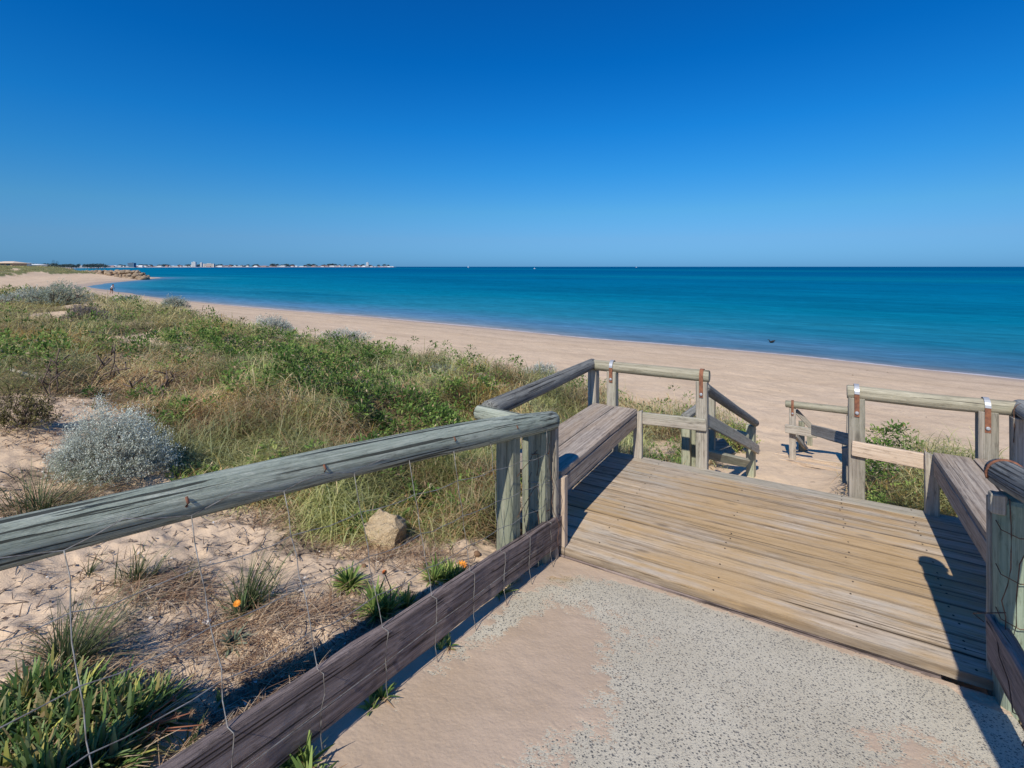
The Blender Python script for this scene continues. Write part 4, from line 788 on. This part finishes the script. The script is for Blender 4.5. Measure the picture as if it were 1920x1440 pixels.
# ---- rocks
def rockmesh(name, seed, sub=3, rough=.28):
    import bmesh
    bm = bmesh.new(); bmesh.ops.create_icosphere(bm, subdivisions=sub, radius=1); rg = random.Random(seed)
    pl_ = [(Vector((rg.gauss(0, 1), rg.gauss(0, 1), rg.gauss(0, 1))).normalized(), rg.uniform(.6, .9)) for _ in range(11)]
    for v in bm.verts:
        for nrm_, d in pl_:
            e = v.co.dot(nrm_)-d
            if e > 0: v.co -= nrm_*e
    co = np.array([v.co[:] for v in bm.verts]); s = fbm(co[:, 0]*2.3+seed, co[:, 1]*2.3+co[:, 2]*1.9, seed, 4)
    for v, k in zip(bm.verts, s): v.co *= 1+rough*(k-.5)
    me = bpy.data.meshes.new(name); bm.to_mesh(me); bm.free(); me.polygons.foreach_set('use_smooth', np.ones(len(me.polygons), bool)); return me
def rockmat(name, a, c, k, sc):
    m, nt, b = newmat(name); tc = nd(nt, 'ShaderNodeTexCoord'); p = tc.outputs['Object']; n1 = noise(nt, p, sc, 8, .65); n2 = noise(nt, p, sc*3.2, 5, .7)
    col = ramp(nt, n1, [(.3, a), (.7, c)]); col = mix(nt, col, k, math_(nt, 'MULTIPLY', ramp(nt, n2, [(.30, 1.), (.42, 0.)]), .8)); oi = nd(nt, 'ShaderNodeObjectInfo'); hs = nd(nt, 'ShaderNodeHueSaturation'); mr = nd(nt, 'ShaderNodeMapRange'); nt.links.new(oi.outputs['Random'], mr.inputs[0]); mr.inputs[3].default_value = .75; mr.inputs[4].default_value = 1.15
    nt.links.new(mr.outputs[0], hs.inputs['Value']); nt.links.new(col, hs.inputs['Color']); nt.links.new(hs.outputs[0], b.inputs['Base Color']); bump(nt, b, math_(nt, 'ADD', n1, math_(nt, 'MULTIPLY', n2, .6)), .9, .06 if sc < 6 else .25); return m
M_rock = rockmat('tan limestone', (.60, .44, .25), (.85, .67, .43), (.20, .14, .09), 3.2)
M_gro = rockmat('groyne stone', (.20, .15, .10), (.40, .30, .20), (.06, .045, .035), 1.4)
g = hit(727, 1022); me = rockmesh('boulder', 5, 5, .5); me.materials.append(M_rock); o = bpy.data.objects.new('boulder', me); C.objects.link(o); o.location = g+Z*.085; o.scale = (.15, .14, .14); o.rotation_euler = (.1, -.35, .4); tag(o, 'pale tan pitted limestone rock in sand by the grass edge', 'rock')
for (px_, py_, s_, lb) in ((682, 1063, .014, 'small round brown pebble behind the green rosette'), (894, 1043, .022, 'dark pine cone like stone on the sand near the fence post'), (389, 1170, .018, 'whitish scrap of shell beside the upright tussock')):
    me = rockmesh('pebble', int(px_), 2); me.materials.append(plain('pebble stone', (.2, .12, .07) if px_ > 600 else (.75, .74, .72))); o = bpy.data.objects.new('pebble', me); C.objects.link(o); o.location = hit(px_, py_)+Z*s_*.5; o.scale = (s_*1.2, s_, s_*.8); tag(o, lb, 'stone')
# groyne of boulders running out from the beach into the bay
gm = [rockmesh('groyne_boulder', 100+k, 2, .3) for k in range(6)]
for m_ in gm: m_.materials.append(M_gro)
ga = Vector((-203, 246)); gb = Vector((-150, 206)); rg = random.Random(4)
ga = Vector(((128-960)/F*246, 246)); gb = Vector(((270-960)/F*192, 192))
for k in range(290):
    s = (k+.5)/290+rg.uniform(-.01, .01); w_ = (2.2+2.6*s)*(1 if s < .92 else max(.3, (1.02-s)/.1)); cx = rg.uniform(-1, 1); c = ga.lerp(gb, s); nrm2 = Vector((gb-ga)).normalized(); px2 = Vector((-nrm2.y, nrm2.x))
    q = c+px2*cx*w_; ztop = (-.35+.45*s)-cx*cx*2.2-(0 if s < .9 else (s-.9)*24); gzz = max(Hs(q.x, q.y), SEA-.3)
    o = bpy.data.objects.new('groyne_boulder', gm[k % 6]); C.objects.link(o); o.location = (q.x, q.y, max(gzz, gzz+(ztop-gzz)*rg.uniform(.75, 1.0))); sc = rg.uniform(.45, .95)*(.7+.6*s); o.scale = (sc*1.25, sc, sc*.75); o.rotation_euler = (rg.uniform(-.4, .4), rg.uniform(-.4, .4), rg.uniform(0, 6.28))
    tag(o, 'tan boulder piled in the rock groyne across the bay', 'boulder', 'boulders of the rock groyne')
# ---------------------------------------------------------------- distant coast
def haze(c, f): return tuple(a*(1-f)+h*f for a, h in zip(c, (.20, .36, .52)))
coast = [(110, 1400), (200, 2100), (300, 3000), (450, 3900), (600, 4700), (738, 5300)]
def cy_(px): return float(np.interp(px, [a for a, _ in coast], [b for _, b in coast]))
N = 160; top = []; vs = []; pxs = np.linspace(60, 742, N)
for i, px_ in enumerate(pxs):
    Yb = cy_(px_); k = min(1, (742-px_)/60); hz = 3.5+1.5*math.sin(i*.31)
    for (dy, z) in ((0, SEA-.5), (20, SEA+.8), (60, SEA+2.4*k+.6), (400, SEA+(hz+2)*k+.4), (900, SEA-.5)): vs.append(((px_-960)/F*(Yb+dy), Yb+dy, z))
fs = [[i*5+j, (i+1)*5+j, (i+1)*5+j+1, i*5+j+1] for i in range(N-1) for j in range(4)]
m, nt, b = newmat('far coast land'); geo = nd(nt, 'ShaderNodeNewGeometry'); sx_ = nd(nt, 'ShaderNodeSeparateXYZ'); nt.links.new(geo.outputs['Position'], sx_.inputs[0]); nn = noise(nt, geo.outputs['Position'], .01, 4)
zz = nd(nt, 'ShaderNodeMapRange'); nt.links.new(sx_.outputs[2], zz.inputs[0]); zz.inputs[1].default_value = SEA+1.5; zz.inputs[2].default_value = SEA+3.2
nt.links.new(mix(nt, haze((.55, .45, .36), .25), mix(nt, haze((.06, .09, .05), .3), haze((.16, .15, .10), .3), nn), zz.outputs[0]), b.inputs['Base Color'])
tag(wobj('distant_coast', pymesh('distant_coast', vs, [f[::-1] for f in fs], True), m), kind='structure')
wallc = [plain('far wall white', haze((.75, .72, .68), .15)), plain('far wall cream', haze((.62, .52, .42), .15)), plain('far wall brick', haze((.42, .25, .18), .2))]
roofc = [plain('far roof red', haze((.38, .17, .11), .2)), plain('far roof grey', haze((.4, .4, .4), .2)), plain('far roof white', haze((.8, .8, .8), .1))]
M_win = plain('far window', (.05, .08, .11), .3)
def box_data(x0, x1, y0, y1, z0, z1): return [(x0, y0, z0), (x1, y0, z0), (x1, y1, z0), (x0, y1, z0), (x0, y0, z1), (x1, y0, z1), (x1, y1, z1), (x0, y1, z1)], [[0, 1, 5, 4], [1, 2, 6, 5], [2, 3, 7, 6], [3, 0, 4, 7], [4, 5, 6, 7], [3, 2, 1, 0]]
def hmesh(kind, wm, rm):
    if kind == 'wall': v, f = box_data(-.5, .5, -.5, .5, 0, .62); mt = wm
    else: v = [(-.56, -.56, .60), (.56, -.56, .60), (.56, .56, .60), (-.56, .56, .60), (-.3, 0, 1), (.3, 0, 1)]; f = [[0, 1, 5, 4], [1, 2, 5], [2, 3, 4, 5], [3, 0, 4], [3, 2, 1, 0]]; mt = rm
    me = pymesh(kind, v, f); me.materials.append(mt); return me
HM = [(hmesh('wall', wallc[a], None), hmesh('roof', None, roofc[c])) for a, c in ((0, 0), (1, 1), (0, 2), (2, 0), (1, 2))]
rg = random.Random(12)
for k in range(190):
    px_ = rg.uniform(125, 736); Yb = cy_(px_)+rg.uniform(70, 330); o = thing('coast_house', ((px_-960)/F*Yb, Yb, SEA+1.2), 'small low house in the town along the far shore', 'house', 'houses along the far shore')
    w_ = rg.uniform(16, 40)*Yb/3500; h_ = rg.uniform(6.0, 9.5)*(.7+Yb/6500)*(1 if px_ < 700 else .7); o.scale = (w_, w_*.6, h_); a, c = HM[rg.randrange(5)]
    for nm, me_ in (('wall', a), ('roof', c)): q = bpy.data.objects.new(nm, me_); C.objects.link(q); q.parent = o
def tower(px_, wpx, ytop, wm, label, name='tower_block', Yb=None):
    Yb = Yb or cy_(px_)+80; x = (px_-960)/F*Yb; h_ = CH+(500-ytop)/F*Yb-SEA; w_ = wpx*Yb/F; o = thing(name, (x, Yb, SEA+.8), label, 'building'); v, f = box_data(x-w_/2, x+w_/2, Yb-8, Yb+8, SEA+.8, SEA+h_); wobj('wall', pymesh('wall', v, f), wm, o)
    v = []; f = []; n = max(2, int(h_/5))
    for i in range(n):
        z0 = SEA+1+(i+.35)*(h_-1)/n; a, c = box_data(x-w_*.42, x+w_*.42, Yb-8.3, Yb-8.0, z0, z0+(h_-1)/n*.4); q = len(v); v += a; f += [[j+q for j in g] for g in c]
    wobj('window_bands', pymesh('window_bands', v, f), M_win, o); a, c = box_data(x-w_*.2, x+w_*.2, Yb-4, Yb+4, SEA+h_, SEA+h_+2); wobj('roof_room', pymesh('roof_room', a, c), wm, o)
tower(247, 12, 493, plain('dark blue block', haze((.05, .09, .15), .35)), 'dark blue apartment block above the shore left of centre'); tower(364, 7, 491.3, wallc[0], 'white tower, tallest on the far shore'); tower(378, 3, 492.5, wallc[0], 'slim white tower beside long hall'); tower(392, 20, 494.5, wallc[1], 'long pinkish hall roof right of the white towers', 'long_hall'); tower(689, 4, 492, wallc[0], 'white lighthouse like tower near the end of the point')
def bhouse(x0, x1, ye, yr, Yb, wm, rm, label, wins):
    k = Yb/F; X0, X1 = (x0-960)*k, (x1-960)*k; zb = -1.0; ze = CH+(500-ye)*k; zr = CH+(500-yr)*k; o = thing('beach_house', ((X0+X1)/2, Yb, zb), label, 'house'); v, f = box_data(X0, X1, Yb, Yb+9, zb, ze); wobj('wall', pymesh('wall', v, f), wm, o)
    e = 1.2; wobj('roof', pymesh('roof', [(X0-e, Yb-e, ze), (X1+e, Yb-e, ze), (X1+e, Yb+10, ze), (X0-e, Yb+10, ze), (X0+3, Yb+4.5, zr), (X1-3, Yb+4.5, zr)], [[0, 1, 5, 4], [1, 2, 5], [2, 3, 4, 5], [3, 0, 4], [3, 2, 1, 0]]), rm, o)
    for a, c in wins:
        A, Cc = (a-960)*k, (c-960)*k; v, f = box_data(A, Cc, Yb-.12, Yb+.02, ze-(ze-1.0)*.62, ze-.5); wobj('window', pymesh('window', v, f), M_win, o)
bhouse(-16, 23, 493.5, 489.8, 300, plain('tan house wall', (.48, .33, .22)), plain('pale tan roof', (.62, .50, .38)), 'tan house with pale roof on the dune at the left edge', [(-8, -2), (3, 8), (12, 19)])
bhouse(24, 33, 493.2, 492.2, 310, wallc[0], roofc[2], 'white cube shaped house right of the tan one', [(27, 29.5)])
bhouse(50, 70, 496.6, 495.0, 420, wallc[0], roofc[2], 'low white roofed house right of the cube house', [(55, 60)])
# trees along the coast
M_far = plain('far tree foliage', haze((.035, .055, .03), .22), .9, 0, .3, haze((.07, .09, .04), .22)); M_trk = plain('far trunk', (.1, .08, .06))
def crown(kind, seed):
    g = np.random.default_rng(seed)
    if kind == 'pine':
        n = 700; t = g.random(n)**.8; tier = np.round(t*9)/9; t = tier*.85+t*.15; r_ = (1-t)*.22+.02; a = g.uniform(0, 6.28, n); q = g.random(n)**.5; base = np.stack([np.cos(a)*r_*q, np.sin(a)*r_*q, .12+.88*t], -1); v, f, c = leaves(base, a, np.full(n, .1), g.uniform(.05, .10, n), g.uniform(.03, .05, n), np.ones((n, 3)), 0)
    else:
        n = 800; d = g.normal(0, 1, (n, 3)); d /= np.linalg.norm(d, axis=1)[:, None]; cc = np.array([(0, 0, .6), (.3, 0, .5), (-.32, .05, .48), (.1, .1, .75), (-.15, 0, .7)])[g.integers(0, 5, n)]; base = cc+d*(np.array([.3, .3, .2]))*g.random((n, 1))**.4; v, f, c = leaves(base, g.uniform(0, 6.28, n), g.uniform(-.5, 1, n), g.uniform(.06, .13, n), g.uniform(.05, .09, n), np.ones((n, 3)), 0)
    me = npmesh('crown', v, f); me.materials.append(M_far); return me
CP = crown('pine', 1); CR = [crown('round', 2), crown('round', 3)]; tv_, tf_ = tube_data([(0, 0, -.1), (0, 0, .3), (0, 0, .6)], [.03, .025, .012], 6); TRK = pymesh('trunk', tv_, tf_); TRK.materials.append(M_trk)
def tree(px_, Yb, hpx, label, me_, group=None, zb=None, wx=1.0):
    x = (px_-960)/F*Yb; z0 = (SEA+1.5) if zb is None else zb; h_ = hpx*Yb/F; o = thing('norfolk_pine' if me_ is CP else 'coast_tree', (x, Yb, z0), label, 'tree', group); o.scale = (h_*wx, h_*wx, h_)
    for nm, q in (('crown', me_), ('trunk', TRK)): c = bpy.data.objects.new(nm, q); C.objects.link(c); c.parent = o
tree(100, 900, 16, 'taller pointed pine on the skyline above the groyne', CP, wx=1.2); tree(107, 920, 14, 'slightly shorter pointed pine right of the tallest one', CP, wx=1.2)
for k in range(58):
    px_ = rg.uniform(34, 200); tree(px_, rg.uniform(800, 1300), rg.uniform(6, 10), 'round dark tree in the belt above the left beach', CR[k % 2], 'dark trees above the left beach', wx=rg.uniform(.9, 1.6))
for k in range(95):
    px_ = rg.uniform(160, 730); tree(px_, cy_(px_)+rg.uniform(150, 420), rg.uniform(3.5, 6.0)*(1.2 if 480 < px_ < 640 else 1), 'dark tree among the houses on the far shore', CR[k % 2], 'trees among the far shore houses', wx=rg.uniform(1, 2.0))
# ---------------------------------------------------------------- boats, bird, person
M_white = plain('white hull', (.8, .8, .8), .5)
def boat(px_, py_, Yb, s, sail, label):
    x = (px_-960)/F*Yb; o = thing('sailing_boat' if sail else 'motor_boat', (x, Yb, SEA), label, 'boat')
    pr = [(-.5, 0), (-.45, .12), (0, .15), (.4, .08), (.55, 0)]; vs = []
    for a, w_ in pr:
        for yy_, zz_ in ((-w_-.02, .22), (0, -.05), (w_+.02, .22)): vs.append((x+a*s, Yb+yy_*s, SEA+zz_*s))
    fs = [[i*3+j, (i+1)*3+j, (i+1)*3+j+1, i*3+j+1] for i in range(4) for j in range(2)]+[[i*3, i*3+2, (i+1)*3+2, (i+1)*3] for i in range(4)]; wobj('hull', pymesh('hull', vs, fs), M_white, o)
    if sail:
        wobj('mast', pymesh('mast', *tube_data([(x, Yb, SEA), (x, Yb, SEA+1.6*s)], .02*s, 6)), M_white, o); wobj('sail', pymesh('sail', [(x, Yb-.01*s, SEA+.3*s), (x-.5*s, Yb-.1*s, SEA+.33*s), (x, Yb-.01*s, SEA+1.5*s), (x-.28*s, Yb-.09*s, SEA+.8*s)], [[0, 1, 3, 2]]), M_white, o)
    else: v, f = box_data(x-.2*s, x+.15*s, Yb-.1*s, Yb+.1*s, SEA+.2*s, SEA+.5*s); wobj('cabin', pymesh('cabin', v, f), M_white, o)
boat(878, 500, 2600, 7, True, 'tiny white sailing boat on the horizon left of centre'); boat(1002, 504, 1150, 4, False, 'small white motor boat slightly below the horizon'); boat(1193, 500, 3000, 8, False, 'distant white boat on the horizon right of centre')
Yb = 5*F/(643-500); bx_ = (1447-960)/F*Yb; bd = thing('seabird', (bx_, Yb, SEA), 'small dark seabird floating in the shallows', 'bird')
pr = [(-.19, .0, .10), (-.12, .03, .085), (-.04, .06, .07), (.06, .07, .07), (.12, .045, .09), (.15, .028, .14), (.165, .026, .19), (.20, .024, .215), (.24, .010, .21), (.29, .004, .20)]
pts = [Vector((bx_-a, Yb, SEA+z)) for a, _, z in pr]; v, f = tube_data(pts, [max(.004, w_) for _, w_, _ in pr], 10); M_bird = plain('dark feathers', (.012, .013, .015), .5, 0, 30, (.03, .03, .03)); wobj('body', pymesh('body', v, f, True), M_bird, bd)
for s in (-1, 1): v = [(bx_+.02+a, Yb+s*(.065+c), SEA+.075+h_) for a, c, h_ in ((-.10, 0, 0), (.02, .02, .06), (.17, .0, .10), (.22, -.02, .09), (.05, .012, -.01))]; wobj('wing', pymesh('wing', v, [[0, 1, 2, 3, 4]]), M_bird, bd)
# the person stooping at the water's edge
pg = hit(209, 552); pg.z = Hs(pg.x, pg.y); hs_ = 1.0
per = thing('person', pg, 'person in a white top and dark shorts walking by the water, stooping forward', 'person')
def skin(name, pts, edges, rad, mat, parent, root=0, sub=1):
    me = bpy.data.meshes.new(name); me.from_pydata([tuple(p) for p in pts], edges, []); o = bpy.data.objects.new(name, me); C.objects.link(o); me.materials.append(mat); o.parent = parent
    sk = o.modifiers.new('Skin', 'SKIN'); 
    for k, r_ in enumerate(rad): me.skin_vertices[0].data[k].radius = (r_, r_)
    for k in range(len(rad)): me.skin_vertices[0].data[k].use_root = (k == root)
    sb = o.modifiers.new('Sub', 'SUBSURF'); sb.levels = sub; sb.render_levels = sub; sk.use_smooth_shade = True; return o
J = {'pelvis': (0, 0, .93), 'waist': (.05, 0, 1.08), 'chest': (.16, 0, 1.28), 'neck': (.26, 0, 1.44), 'head': (.33, -.01, 1.53), 'crown': (.36, -.01, 1.64), 'hipL': (0, .10, .88), 'kneeL': (.14, .11, .48), 'ankL': (.02, .11, .08), 'toeL': (.18, .12, .03), 'hipR': (0, -.10, .88), 'kneeR': (-.02, -.11, .47), 'ankR': (-.22, -.11, .09), 'toeR': (-.07, -.12, .03),
     'shL': (.20, .18, 1.36), 'elL': (.22, .22, 1.08), 'haL': (.38, .20, .90), 'fiL': (.42, .19, .82), 'shR': (.20, -.18, 1.36), 'elR': (.14, -.24, 1.09), 'haR': (.26, -.24, .87), 'fiR': (.29, -.23, .79)}
kk = list(J); E = [('pelvis', 'waist'), ('waist', 'chest'), ('chest', 'neck'), ('neck', 'head'), ('head', 'crown'), ('pelvis', 'hipL'), ('hipL', 'kneeL'), ('kneeL', 'ankL'), ('ankL', 'toeL'), ('pelvis', 'hipR'), ('hipR', 'kneeR'), ('kneeR', 'ankR'), ('ankR', 'toeR'), ('chest', 'shL'), ('shL', 'elL'), ('elL', 'haL'), ('haL', 'fiL'), ('chest', 'shR'), ('shR', 'elR'), ('elR', 'haR'), ('haR', 'fiR')]
RR = dict(pelvis=.13, waist=.12, chest=.14, neck=.06, head=.095, crown=.07, hipL=.09, kneeL=.06, ankL=.04, toeL=.03, hipR=.09, kneeR=.06, ankR=.04, toeR=.03, shL=.06, elL=.045, haL=.032, fiL=.022, shR=.06, elR=.045, haR=.032, fiR=.022)
M_skin = plain('tanned skin', (.38, .20, .13), .6)
skin('body', [J[k] for k in kk], [(kk.index(a), kk.index(b_)) for a, b_ in E], [RR[k] for k in kk], M_skin, per)
tp = ['waist', 'chest', 'shL', 'elL', 'shR', 'elR']; skin('white_top', [J['pelvis'], J['waist'], J['chest'], J['shL'], tuple(np.array(J['shL'])*.4+np.array(J['elL'])*.6), J['shR'], tuple(np.array(J['shR'])*.4+np.array(J['elR'])*.6)], [(0, 1), (1, 2), (2, 3), (3, 4), (2, 5), (5, 6)], [.142, .15, .165, .085, .062, .085, .062], plain('white cotton', (.75, .74, .75)), per)
skin('dark_shorts', [J['pelvis'], J['hipL'], tuple(np.array(J['hipL'])*.35+np.array(J['kneeL'])*.65), J['hipR'], tuple(np.array(J['hipR'])*.35+np.array(J['kneeR'])*.65)], [(0, 1), (1, 2), (0, 3), (3, 4)], [.15, .115, .09, .115, .09], plain('navy cotton', (.03, .035, .06)), per)
skin('hair', [(.30, 0, 1.55), (.33, 0, 1.66), (.25, 0, 1.56)], [(0, 1), (0, 2)], [.105, .085, .06], plain('dark hair', (.03, .02, .015)), per)
# ---------------------------------------------------------------- light, sky, camera
d = Vector((.44, .95, -1.0)).normalized(); elv = math.asin(-d.z); azm = math.atan2(-d.x, -d.y)    # azimuth of the sun from +Y towards +X
sun = bpy.data.lights.new('sun', 'SUN'); sun.energy = 5.0; sun.angle = math.radians(.53); sun.color = (1, .93, .82); so = bpy.data.objects.new('sun', sun); C.objects.link(so); so.rotation_euler = d.to_track_quat('-Z', 'Y').to_euler()
w = bpy.data.worlds.new('World'); S.world = w; w.use_nodes = True; nt = w.node_tree; bg = nt.nodes['Background']
sky = nt.nodes.new('ShaderNodeTexSky'); sky.sky_type = 'NISHITA'; sky.sun_disc = False; sky.sun_elevation = elv; sky.sun_rotation = azm; sky.altitude = 0; sky.air_density = 1.0; sky.dust_density = .3; sky.ozone_density = 3.0
tc = nd(nt, 'ShaderNodeTexCoord'); sp = nd(nt, 'ShaderNodeSeparateXYZ'); nt.links.new(tc.outputs['Generated'], sp.inputs[0])
el = ramp(nt, sp.outputs[2], [(0, (.14, .40, .95)), (.01, (.15, .41, .94)), (.053, (.205, .44, .81)), (.106, (.19, .51, .80)), (.18, (.10, .53, .90)), (.256, (.04, .52, .98)), (.37, (.008, .465, .99)), (.5, (.01, .44, .98)), (.9, (.03, .45, .95))])
mul = mix(nt, sky.outputs[0], el, 1.0, 'MULTIPLY'); nt.links.new(mul, bg.inputs[0]); bg.inputs[1].default_value = .124
cam = bpy.data.cameras.new('camera'); co = bpy.data.objects.new('camera', cam); C.objects.link(co); co.location = (0, 0, CH); co.rotation_euler = (math.radians(90), 0, 0)
cam.sensor_width = 36; cam.sensor_fit = 'HORIZONTAL'; cam.lens = 36*F/1920; cam.shift_y = -220/1920; cam.clip_start = .05; cam.clip_end = 200000
S.camera = co; S.view_settings.view_transform = 'Standard'; S.view_settings.look = 'None'; S.view_settings.exposure = 0; S.view_settings.gamma = 1
S.render.engine = 'CYCLES'; S.cycles.max_bounces = 6
